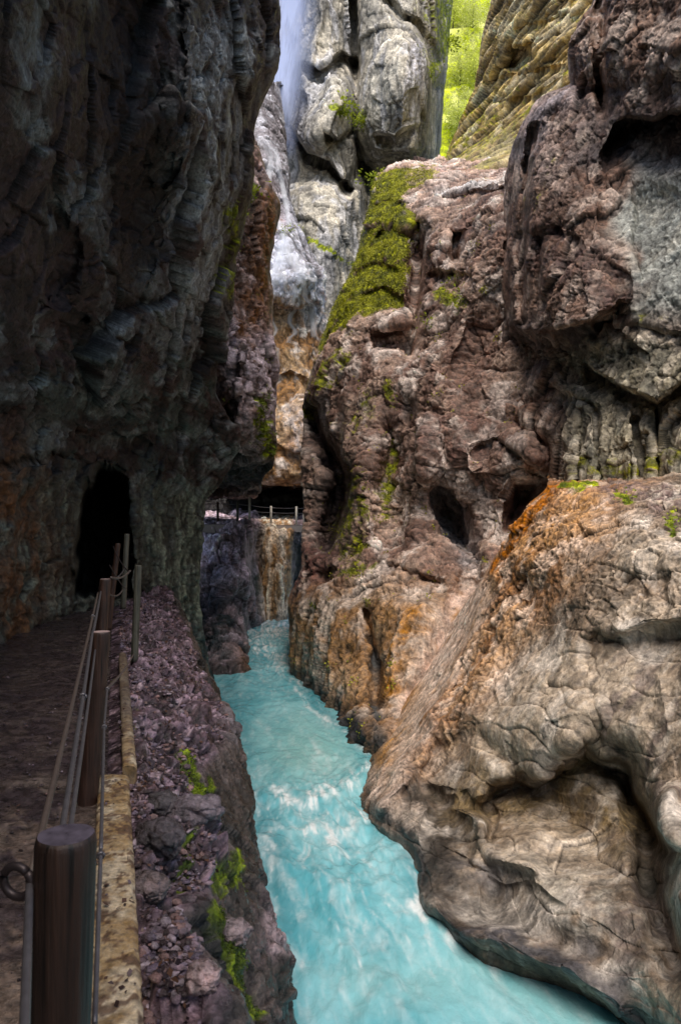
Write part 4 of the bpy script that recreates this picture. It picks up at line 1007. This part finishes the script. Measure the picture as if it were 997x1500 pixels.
for zz in (.35, .65, .9):
    for i_, j_ in zip(order[:-1], order[1:]):
        a_, b_ = np.array(FP[i_]) + [0, 0, zz], np.array(FP[j_]) + [0, 0, zz]
        tube('wire', sag(a_, b_, .03, 6), .014, M_cable, far, 6)

# ------------------------------------------------------------------ FALLING WATER
def fall_mat(name, col, dens, sx, sz, spread=.25):
    m = bpy.data.materials.new(name); m.use_nodes = True; nt = m.node_tree; L = nt.links.new
    for n_ in list(nt.nodes):
        if n_.type == 'BSDF_PRINCIPLED': nt.nodes.remove(n_)
    out = [n_ for n_ in nt.nodes if n_.type == 'OUTPUT_MATERIAL'][0]
    at = N(nt, 'ShaderNodeAttribute', attribute_name='Col')
    tr = N(nt, 'ShaderNodeBsdfTransparent'); df = N(nt, 'ShaderNodeBsdfDiffuse'); df.inputs['Color'].default_value = (*col, 1)
    tl = N(nt, 'ShaderNodeBsdfTranslucent'); tl.inputs['Color'].default_value = (*col, 1); ad = N(nt, 'ShaderNodeMixShader'); ad.inputs[0].default_value = .35; L(df.outputs[0], ad.inputs[1]); L(tl.outputs[0], ad.inputs[2])
    sp = N(nt, 'ShaderNodeSeparateColor'); L(at.outputs['Color'], sp.inputs[0])
    cb = N(nt, 'ShaderNodeCombineXYZ'); m1 = N(nt, 'ShaderNodeMath', operation='MULTIPLY'); m1.inputs[1].default_value = sx; m2 = N(nt, 'ShaderNodeMath', operation='MULTIPLY'); m2.inputs[1].default_value = sz
    L(sp.outputs[0], m1.inputs[0]); L(sp.outputs[1], m2.inputs[0]); L(m1.outputs[0], cb.inputs[0]); L(m2.outputs[0], cb.inputs[1])
    nz = N(nt, 'ShaderNodeTexNoise', Scale=1.0, Detail=6.0, Roughness=.6); L(cb.outputs[0], nz.inputs['Vector'])
    mr = N(nt, 'ShaderNodeMapRange'); mr.inputs['From Min'].default_value = .5 - spread; mr.inputs['From Max'].default_value = .5 + spread; L(nz.outputs['Fac'], mr.inputs['Value'])
    mm = N(nt, 'ShaderNodeMath', operation='MULTIPLY'); L(mr.outputs[0], mm.inputs[0]); L(sp.outputs[2], mm.inputs[1])
    m3 = N(nt, 'ShaderNodeMath', operation='MULTIPLY', use_clamp=True); L(mm.outputs[0], m3.inputs[0]); m3.inputs[1].default_value = dens
    mx = N(nt, 'ShaderNodeMixShader'); L(m3.outputs[0], mx.inputs[0]); L(tr.outputs[0], mx.inputs[1]); L(ad.outputs[0], mx.inputs[2]); L(mx.outputs[0], out.inputs['Surface'])
    return m
def ribbon(name, pts, mat, parent=None, m=16, nsub=60, bow=.25):
    """pts: (world point, half width, strength) down the fall; strength fades to the sides"""
    Pw = np.array([np.append(p_[0], [p_[1], p_[2]]) for p_ in pts], float)
    L_ = np.concatenate([[0], np.cumsum(np.linalg.norm(np.diff(Pw[:, :3], axis=0), axis=1))])
    Q = rows_interp(L_, Pw, np.linspace(0, L_[-1], nsub)); V, Cc_ = [], []
    for i in range(nsub):
        for j in range(m):
            u_ = j / (m - 1) * 2 - 1
            V.append(Q[i, :3] + np.array([u_ * Q[i, 3], -bow * Q[i, 3] * (1 - u_ * u_), 0])); Cc_.append((u_ * Q[i, 3] + 5, i / nsub * L_[-1], Q[i, 4] * (1 - u_ * u_) ** 1.2))
    Fc = [(i*m + j, (i+1)*m + j, (i+1)*m + j + 1, i*m + j + 1) for i in range(nsub - 1) for j in range(m - 1)]
    o = mesh_obj(name, V, Fc, mat, col=np.array(Cc_))
    if parent is not None: reloc(o, parent)
    return o
M_mist = fall_mat('falling_mist', (.60, .70, 1.0), 2.8, 2.2, .22, .45)
M_fall = fall_mat('falling_water', (.86, .90, .97), 1.15, 4.0, .8, .4)
px = lambda d_: d_ / F
t = root('waterfall', P(424, 40, 57), 'tall bluish veil of a waterfall dropping behind the dark cliff edge at the top', 'waterfall')
ribbon('veil', [(P(430, -160, 57), 18*px(57), .8), (P(427, -20, 57), 22*px(57), .85), (P(420, 70, 56.5), 24*px(57), .75), (P(411, 140, 56), 26*px(57), .6), (P(403, 205, 55), 30*px(57), .25), (P(400, 235, 54.5), 32*px(57), 0)], M_mist, t)
ribbon('veil', [(P(437, -160, 57.6), 30*px(57), .35), (P(432, 0, 57.6), 36*px(57), .4), (P(420, 110, 57), 40*px(57), .35), (P(412, 190, 56), 36*px(57), 0)], M_mist, t)
t = root('cascade', on(D, 420, 400)[0], 'white cascade sliding over pale rock above the tan wet wall', 'waterfall')
def slide(pts, mat=M_fall, lift=.12, bow=.2):
    out = []; A_ = np.array(pts, float); L0 = np.concatenate([[0], np.cumsum(np.hypot(np.diff(A_[:, 0]), np.diff(A_[:, 1])))]); tt_ = np.linspace(0, L0[-1], int(L0[-1] / 9) + 2)
    for x_, y_, w_, s_ in zip(*[np.interp(tt_, L0, A_[:, k_]) for k_ in range(4)]):
        p_, n_ = on(D, x_, y_); out.append((p_ + np.array([0, -lift, 0]), w_ * px(p_[1]), s_))
    ribbon('water_sheet', out, mat, t, bow=bow)
slide([(398, 205, 10, .3), (402, 240, 8, .6), (398, 265, 6, .7), (404, 300, 6, .9), (408, 335, 7, 1)], lift=.3)
slide([(408, 215, 5, .4), (416, 255, 5, .8), (424, 300, 5, .9), (430, 330, 5, .6)], lift=.3)
slide([(410, 332, 5, 1.0), (408, 360, 9, 1.0), (405, 385, 14, .9), (402, 410, 16, .7), (398, 430, 8, .8), (399, 470, 4, .8), (402, 520, 4, .6), (404, 560, 4, .2)])
slide([(412, 340, 6, .9), (424, 370, 14, .9), (440, 390, 18, .8), (452, 405, 18, .9), (460, 418, 12, .9)])
slide([(442, 405, 9, 1.0), (447, 425, 8, 1.2), (455, 445, 7, 1.2), (463, 470, 6, 1.1), (465, 500, 5, .4)])
slide([(436, 410, 8, .8), (434, 440, 5, 1.0), (430, 470, 5, 1.0), (427, 500, 4, .4)])
slide([(416, 400, 14, .8), (414, 425, 10, .6), (420, 450, 9, .15)])

# ------------------------------------------------------------------ GREEN THINGS
def leaf_mat(name, k=.45):
    m, nt, b = nodes(name); L = nt.links.new
    at = N(nt, 'ShaderNodeAttribute', attribute_name='Col'); L(at.outputs['Color'], b.inputs['Base Color']); b.inputs['Roughness'].default_value = .6; b.inputs['Specular IOR Level'].default_value = .25
    tl = N(nt, 'ShaderNodeBsdfTranslucent'); L(at.outputs['Color'], tl.inputs['Color']); mx = N(nt, 'ShaderNodeMixShader'); mx.inputs[0].default_value = k
    out = [n_ for n_ in nt.nodes if n_.type == 'OUTPUT_MATERIAL'][0]; L(b.outputs[0], mx.inputs[1]); L(tl.outputs[0], mx.inputs[2]); L(mx.outputs[0], out.inputs['Surface'])
    return m
M_leaf = leaf_mat('leaves'); M_moss = leaf_mat('moss', .25)
def leaves_geo(c, nrm, size, seed, asp=.5, up=.3):
    """diamond leaves: c (N,3), orientation nrm (N,3), size (N,)"""
    R_ = np.random.default_rng(seed); n = len(c)
    a = R_.normal(size=(n, 3)); a -= nrm * np.sum(a * nrm, 1)[:, None]; a += nrm * up; a /= np.linalg.norm(a, axis=1)[:, None]
    b_ = np.cross(a, nrm + .4 * R_.normal(size=(n, 3))); b_ /= np.linalg.norm(b_, axis=1)[:, None] + 1e-9
    s = size[:, None]
    V = np.stack([c, c + a * s * .55 + b_ * s * asp * .5, c + a * s, c + a * s * .55 - b_ * s * asp * .5], 1).reshape(-1, 3)
    Fc = np.arange(4 * n).reshape(n, 4)
    return V, Fc
def leaf_obj(name, V, Fc, col, mat, parent=None):
    me = bpy.data.meshes.new(name); V = V.astype(f32)
    me.vertices.add(len(V)); me.vertices.foreach_set('co', V.ravel()); me.loops.add(Fc.size); me.loops.foreach_set('vertex_index', Fc.astype(np.int32).ravel())
    me.polygons.add(len(Fc)); me.polygons.foreach_set('loop_start', np.arange(0, Fc.size, Fc.shape[1], dtype=np.int32)); me.update(calc_edges=True)
    a = me.color_attributes.new('Col', 'FLOAT_COLOR', 'POINT'); c = np.ones((len(V), 4), f32); c[:, :3] = col; a.data.foreach_set('color', c.ravel())
    me.materials.append(mat); o = bpy.data.objects.new(name, me); COL.objects.link(o)
    if parent is not None: reloc(o, parent)
    return o
def moss(o, n, w_fn, size, c1, c2, seed, up=.5):
    X, Y, W, nn = SURF[o.name]; R_ = np.random.default_rng(seed)
    nz = fbm(W.astype(f32) * f32(2.0), 3)
    wgt = np.clip(w_fn(X, Y) * (.45 + .7 * np.clip(nn[:, 2], -.3, 1)) + .42 * nz - .24, 0, 1) * W[:, 1] ** .0
    i = R_.choice(len(W), n, p=wgt / wgt.sum()); c = W[i] + R_.normal(size=(n, 3)) * size * .5
    V, Fc = leaves_geo(c, nn[i], size * (.6 + .8 * R_.random(n)), seed + 1, .6, up)
    k = np.clip(.5 + 1.2 * nz[i] + .25 * R_.normal(size=n), 0, 1)[:, None]; col = np.repeat(np.array(c1) * (1 - k) + np.array(c2) * k, 4, 0)
    m = leaf_obj('moss', V, Fc, col, M_moss); tag(m, kind='stuff'); return m
moss(Fm, 60000, lambda x_, y_: 1.1 * feat(x_, y_, ('hole', [(524, 250), (636, 242), (650, 262), (600, 290), (616, 330), (604, 400), (598, 450), (522, 482), (470, 520), (445, 600), (425, 560), (500, 380)], 20)), .055, (.07, .08, .010), (.44, .44, .04), 5)
moss(Fm, 2200, lambda x_, y_: .45 * feat(x_, y_, ('line', [(520, 710), (512, 780), (520, 830)], 22)) + .7 * feat(x_, y_, ('line', [(578, 570), (578, 640), (566, 760)], 8)) + .8 * feat(x_, y_, ('line', [(650, 430), (674, 440)], 10)), .07, (.10, .11, .015), (.26, .27, .03), 6)
moss(K, 9000, lambda x_, y_: 1.3 * feat(x_, y_, ('line', [(268, 1115), (284, 1150), (296, 1175)], 12)) + .9 * feat(x_, y_, ('line', [(310, 1140), (316, 1185)], 6)) + 1.2 * feat(x_, y_, ('line', [(310, 1345), (336, 1410), (358, 1490)], 10)) + .7 * feat(x_, y_, ('blob', (325, 1275), (18, 16))), .014, (.04, .065, .01), (.17, .24, .02), 7)
moss(B, 2500, lambda x_, y_: 1.2 * feat(x_, y_, ('line', [(383, 590), (384, 640), (390, 655)], 11)), .07, (.06, .08, .01), (.2, .24, .03), 8)

def plant(o, x_, y_, size, n, label, c1=(.14, .20, .015), c2=(.42, .50, .04), seed=1, name='leafy_plant'):
    p_, nn = on(o, x_, y_); r_ = root(name, p_, label, 'plant', 'small plants on the cliffs'); R_ = np.random.default_rng(seed)
    c = p_ + R_.normal(size=(n, 3)) * size * np.array([.55, .3, .42]) + np.array([0, -size * .25, size * .15])
    nr = R_.normal(size=(n, 3)) + np.array([0, -.5, .9]); nr /= np.linalg.norm(nr, axis=1)[:, None]
    V, Fc = leaves_geo(c, nr, size * (.22 + .2 * R_.random(n)), seed, .55, .1)
    k = np.clip(.5 + .9 * (c[:, 2] - p_[2]) / size + .2 * R_.normal(size=n), 0, 1)[:, None]
    leaf_obj('leaves', V, Fc, np.repeat(np.array(c1) * (1 - k) + np.array(c2) * k, 4, 0), M_leaf, r_)
    tube('stem', [p_ + np.array([0, .1 * size, -size * .3]), p_ + np.array([0, -size * .2, size * .1]), p_ + np.array([.1 * size, -size * .3, size * .5])], [.02 * size, .016 * size, .008 * size], M_grn, r_, 6)
PL = [(E, 505, 164, .85, 240, 'lime green plant on the lip of the grey far cliff, larger of two'), (E, 525, 178, .7, 200, 'smaller lime plant just right of the big one on the far cliff'),
      (E, 633, 106, .55, 90, 'small bright plant in a crack near the top right of the grey cliff'), (E, 432, 342, .5, 90, 'yellow green tuft beside the white cascade'),
      (D, 423, 336, .4, 70, 'tiny yellow tuft at the foot of the thin upper water streak'), (B, 364, 284, .45, 120, 'green tuft high on the dark left cliff edge'),
      (Fm, 542, 262, .5, 110, 'light green tuft at the left tip of the mossy ledge'), (Fm, 672, 438, .35, 90, 'small bright green tuft below the square niche'),
      (Fm, 660, 412, .3, 60, 'thin green tuft just under the square niche'), (Fm, 622, 470, .3, 60, 'pale green tuft in the crack beside the brown alcove'), (I, 912, 728, .16, 80, 'small green tuft on top of the big beige outcrop'), (I, 990, 762, .18, 90, 'green tuft at the right picture edge on the outcrop'),
      (E, 666, 66, .9, 160, 'bright shrub clinging to the upper right rim of the grey cliff')]
for k_, a_ in enumerate(PL): plant(*a_, seed=20 + k_)

# sunlit slope and trees seen through the gap, bright haze put into their pale colours
hx, hy = np.meshgrid(np.linspace(560, 800, 70), np.linspace(-260, 330, 130))
hd = 82 + (330 - hy) / 590 * 45 + 0 * hx
Wh = np.stack([(hx - CX) / F * hd, hd, EYE + (HY - hy) / F * hd], -1)
M_hill = rock_mat('grassy_slope', .3, .8, .4, .5)
hill = finish('hillside', Wh, hx, hy, M_hill, lambda q, x_, y_, n, h, c: tones(q, C(.45, .53, .08), C(.66, .72, .18), C(.85, .88, .40), .12), lambda q, x_, y_, n: 1.0 * fbm(q * f32(.25), 4), 1)
tag(hill, kind='structure')
def tree(x_, y_, d_, wd, hg, n, label, seed, c1, c2):
    base = P(x_, y_, 82 + (330 - y_) / 590 * 45 - .3); r_ = root('sunlit_tree', base, label, 'tree', 'trees on the sunlit slope'); R_ = np.random.default_rng(seed)
    top = base + np.array([.2, 0, hg])
    tube('trunk', [base - np.array([0, 0, 1]), base + (top - base) * .4 + np.array([.15, 0, 0]), top], [.09, .06, .02], M_grn, r_, 8)
    cl_ = R_.normal(size=(16, 3)) * np.array([wd * .45, wd * .4, hg * .24]) + base + np.array([0, 0, hg * .6])
    for q_ in cl_[:7]: tube('limb', [base + (top - base) * R_.uniform(.3, .7), q_], [.03, .012], M_grn, r_, 5)
    i = R_.integers(0, 16, n); c = cl_[i] + R_.normal(size=(n, 3)) * np.array([wd, wd, hg * .6]) * .30
    nr = R_.normal(size=(n, 3)) + np.array([0, -.4, .8]); nr /= np.linalg.norm(nr, axis=1)[:, None]
    V, Fc = leaves_geo(c, nr, .16 + .16 * R_.random(n), seed, .6, .1)
    k = np.clip(R_.random(16)[i] * .7 + .3 * R_.random(n), 0, 1)[:, None]
    leaf_obj('crown', V, Fc, np.repeat(np.array(c1) * (1 - k) + np.array(c2) * k, 4, 0), M_leaf, r_)
lime = ((.50, .58, .08), (.86, .88, .32)); lime2 = ((.62, .68, .16), (.88, .90, .48))
for a_ in [(662, 40, 80, 2.2, 5, 2600, 'yellow green tree above the grey cliff rim, topmost of the sunlit gap', 41, *lime), (690, 60, 84, 2.0, 6, 2600, 'bright lime tree filling the top right of the gap', 42, *lime2), (672, 125, 82, 1.8, 5, 2200, 'lime tree halfway down the sunlit gap beside the grey cliff', 43, *lime2),
           (694, 140, 85, 1.6, 5, 2000, 'lime tree halfway down the gap beside the banded wall', 44, *lime), (668, 200, 81, 1.6, 4.5, 2000, 'lowest lime tree at the foot of the sunlit gap', 45, *lime2)]: tree(*a_)

# ------------------------------------------------------------------ STONES, LITTER
def ico(sub):
    import bmesh
    bm = bmesh.new(); bmesh.ops.create_icosphere(bm, subdivisions=sub, radius=1); V = np.array([v.co[:] for v in bm.verts]); Fc = np.array([[v.index for v in f.verts] for f in bm.faces]); bm.free(); return V, Fc
iv, ifc = ico(1)
X, Y, W, nn = SURF[K.name]; R_ = np.random.default_rng(91)
top = (tK > .2) & (tK < 1.02) & (W[:, 1] > 1.4) & (W[:, 1] < 17) & (nn[:, 2] > .25)
cl_n = np.clip(.35 + 1.3 * fbm(W.astype(f32) * f32(1.6), 3), 0.02, 1.2)
wgt = top * cl_n; i = R_.choice(len(W), 5200, p=wgt / wgt.sum()); n = len(i)
sz = (.006 + .018 * R_.random(n) ** 2.5) * (1 + .09 * W[i, 1])
S = sz[:, None] * (np.array([1, .8, .55]) + .25 * R_.normal(size=(n, 3)).clip(-1, 1))
th = R_.random(n) * 6.28; ct, st_ = np.cos(th), np.sin(th)
jit = 1 + .22 * R_.normal(size=(n, len(iv), 1)).clip(-1.5, 1.5)
V = iv[None] * S[:, None, :] * jit; V = np.stack([V[..., 0] * ct[:, None] - V[..., 1] * st_[:, None], V[..., 0] * st_[:, None] + V[..., 1] * ct[:, None], V[..., 2]], -1) + W[i][:, None] + nn[i][:, None] * sz[:, None, None] * .25
Fc = (ifc[None] + (np.arange(n) * len(iv))[:, None, None]).reshape(-1, 3)
pal = .72 * np.array([(.15, .11, .125), (.27, .21, .24), (.42, .35, .39), (.09, .065, .07), (.34, .23, .22), (.22, .18, .23)])
gc = pal[R_.integers(0, 6, n)] * (.8 + .4 * R_.random((n, 1)))
n2 = 900; pd = 1.2 + 6 * R_.random(n2); pp = np.stack([kerbx(pd) - .22 - 1.5 * R_.random(n2) ** 1.3, pd, np.full(n2, .006)], -1); ps = .003 + .010 * R_.random(n2) ** 3
V2 = iv[None] * (ps[:, None] * np.array([1, .9, .6]))[:, None, :] * (1 + .22 * R_.normal(size=(n2, len(iv), 1)).clip(-1.5, 1.5)) + pp[:, None]
Fc = np.concatenate([Fc, (ifc[None] + (np.arange(n2) * len(iv) + n * len(iv))[:, None, None]).reshape(-1, 3)]); V = np.concatenate([V, V2]); gc = np.concatenate([gc, pal[R_.integers(0, 6, n2)] * (.5 + .4 * R_.random((n2, 1)))])
g = leaf_obj('gravel', V.reshape(-1, 3), Fc, np.repeat(gc, len(iv), 0), M_bank); tag(g, kind='stuff')
def boulder(x_, y_, s, label, seed, col, rz=0):
    p_, n_ = on(K, x_, y_); V, Fc = ico(5); V = V.astype(f32)
    V = V * (1 + .28 * blocks(V + f32(seed * 3.1), 1.3, 1.0, .2) + .06 * fbm(V * f32(4) + f32(seed), 4))[:, None] * np.array(s)
    c_, s_ = math.cos(rz), math.sin(rz); V = np.stack([V[:, 0]*c_ - V[:, 1]*s_, V[:, 0]*s_ + V[:, 1]*c_, V[:, 2]], -1)
    t_ = fbm((V * 9).astype(f32), 4); cc = (np.array(col) * .5 + .28 * np.mean(col)) * (1 + .7 * t_[:, None])
    o = leaf_obj('boulder', V, Fc, np.clip(cc, .02, .8), M_bank); o.location = p_ + np.array([0, 0, s[2] * .25]); o.data.polygons.foreach_set('use_smooth', np.ones(len(Fc), bool))
    tag(o, label, 'boulder', 'loose stones on the bank')
boulder(285, 1192, (.17, .13, .09), 'flat purple-grey boulder beside the bright green moss strip on the bank', 1, (.22, .17, .2), .3)
boulder(240, 1232, (.11, .13, .10), 'dark rounded boulder half way down the rubble bank', 2, (.09, .07, .08), .8)
boulder(238, 1185, (.10, .12, .08), 'small dark boulder just above the rounded one on the rubble bank', 3, (.08, .065, .07), 1.5)
boulder(222, 1300, (.09, .10, .07), 'brownish boulder right of the tan kerb on the rubble bank', 4, (.17, .12, .12), .2)
boulder(345, 1372, (.10, .09, .07), 'pinkish grey boulder on the lower outer edge of the bank', 5, (.26, .19, .2), 1.1)
boulder(300, 1435, (.06, .07, .05), 'pink-tinted fist-sized stone among the nearest rubble', 6, (.36, .24, .24), .5)
R_ = np.random.default_rng(17); n = 900
d_ = 1.0 + 8 * R_.random(n) ** 1.6; x0 = np.where(R_.random(n) < .55, kerbx(d_) - .19 * R_.random(n), kerbx(d_) - .2 - 1.6 * R_.random(n) ** 1.4)
onk = x0 > kerbx(d_) - .19
cl2 = fbm(np.stack([x0 * 4, d_ * 3, 0 * d_], -1).astype(f32), 2) > .05
x0, d_, onk = x0[cl2], d_[cl2], onk[cl2]; n = len(x0)
c = np.stack([x0, d_, np.where(onk, np.where(d_ > 4.78, .09, .052), .012)], -1)
nr = np.array([0, 0, 1.]) + .35 * R_.normal(size=(n, 3)); nr /= np.linalg.norm(nr, axis=1)[:, None]
V, Fc = leaves_geo(c, nr, .012 + .03 * R_.random(n) ** 2, 3, .8, .05)
lc = np.array([(.05, .03, .028), (.10, .055, .04), (.16, .12, .13)])[R_.integers(0, 3, n)]
Xk, Yk, Wk_, nk = SURF[K.name]; n3 = 2600; wg = (tK > .2) * (tK < 1.0) * (Wk_[:, 1] > 1.4) * (Wk_[:, 1] < 15) * (nk[:, 2] > .2) * np.clip(.2 + fbm(Wk_.astype(f32) * f32(2.1) + f32(4), 3), 0, 1)
ik = R_.choice(len(Wk_), n3, p=wg / wg.sum()); nrk = nk[ik] + .5 * R_.normal(size=(n3, 3)); nrk /= np.linalg.norm(nrk, axis=1)[:, None]
V2, F2 = leaves_geo(Wk_[ik] + nk[ik] * .012, nrk, (.014 + .024 * R_.random(n3)) * (1 + .05 * Wk_[ik, 1]), 5, .7, .1)
Fc = np.concatenate([Fc, F2 + len(V)]); V = np.concatenate([V, V2]); lc = np.concatenate([lc, np.array([(.035, .022, .024), (.11, .055, .035), (.20, .14, .13), (.05, .035, .04)])[R_.integers(0, 4, n3)]])
g = leaf_obj('leaf_litter', V, Fc, np.repeat(lc, 4, 0), M_moss); tag(g, kind='stuff')

for o_ in (left_cliff, H, D, E, G, K): tag(o_, kind='structure')

# ------------------------------------------------------------------ camera, light
cam = bpy.data.cameras.new('camera'); co = bpy.data.objects.new('camera', cam); COL.objects.link(co)
co.location = (0, 0, EYE); co.rotation_euler = (math.pi / 2, 0, 0)
cam.sensor_fit = 'VERTICAL'; cam.sensor_height = 36; cam.lens = 36 * F / 1500; cam.shift_y = (HY - 750) / 1500; cam.clip_end = 2000; cam.clip_start = .05
cam.dof.use_dof = True; cam.dof.focus_distance = 14; cam.dof.aperture_fstop = 9
SC.camera = co
SUN = Vector((.0, -.48, .87)).normalized()
w = bpy.data.worlds.new('World'); SC.world = w; w.use_nodes = True
nt = w.node_tree; bg = nt.nodes['Background']; sky = nt.nodes.new('ShaderNodeTexSky'); sky.sky_type = 'NISHITA'; sky.sun_disc = False
sky.sun_elevation = math.asin(SUN.z); sky.sun_rotation = math.atan2(SUN.x, SUN.y)
nt.links.new(sky.outputs[0], bg.inputs[0]); bg.inputs[1].default_value = .13
sl = bpy.data.lights.new('sun', 'SUN'); sl.energy = 5.0; sl.angle = math.radians(44); sl.color = (1, .90, .79)
so = bpy.data.objects.new('sun', sl); COL.objects.link(so); so.rotation_euler = (-SUN).to_track_quat('-Z', 'Y').to_euler()
SC.view_settings.view_transform = 'Standard'; SC.view_settings.look = 'None'
SC.cycles.max_bounces = 6; SC.cycles.diffuse_bounces = 4; SC.cycles.transparent_max_bounces = 12
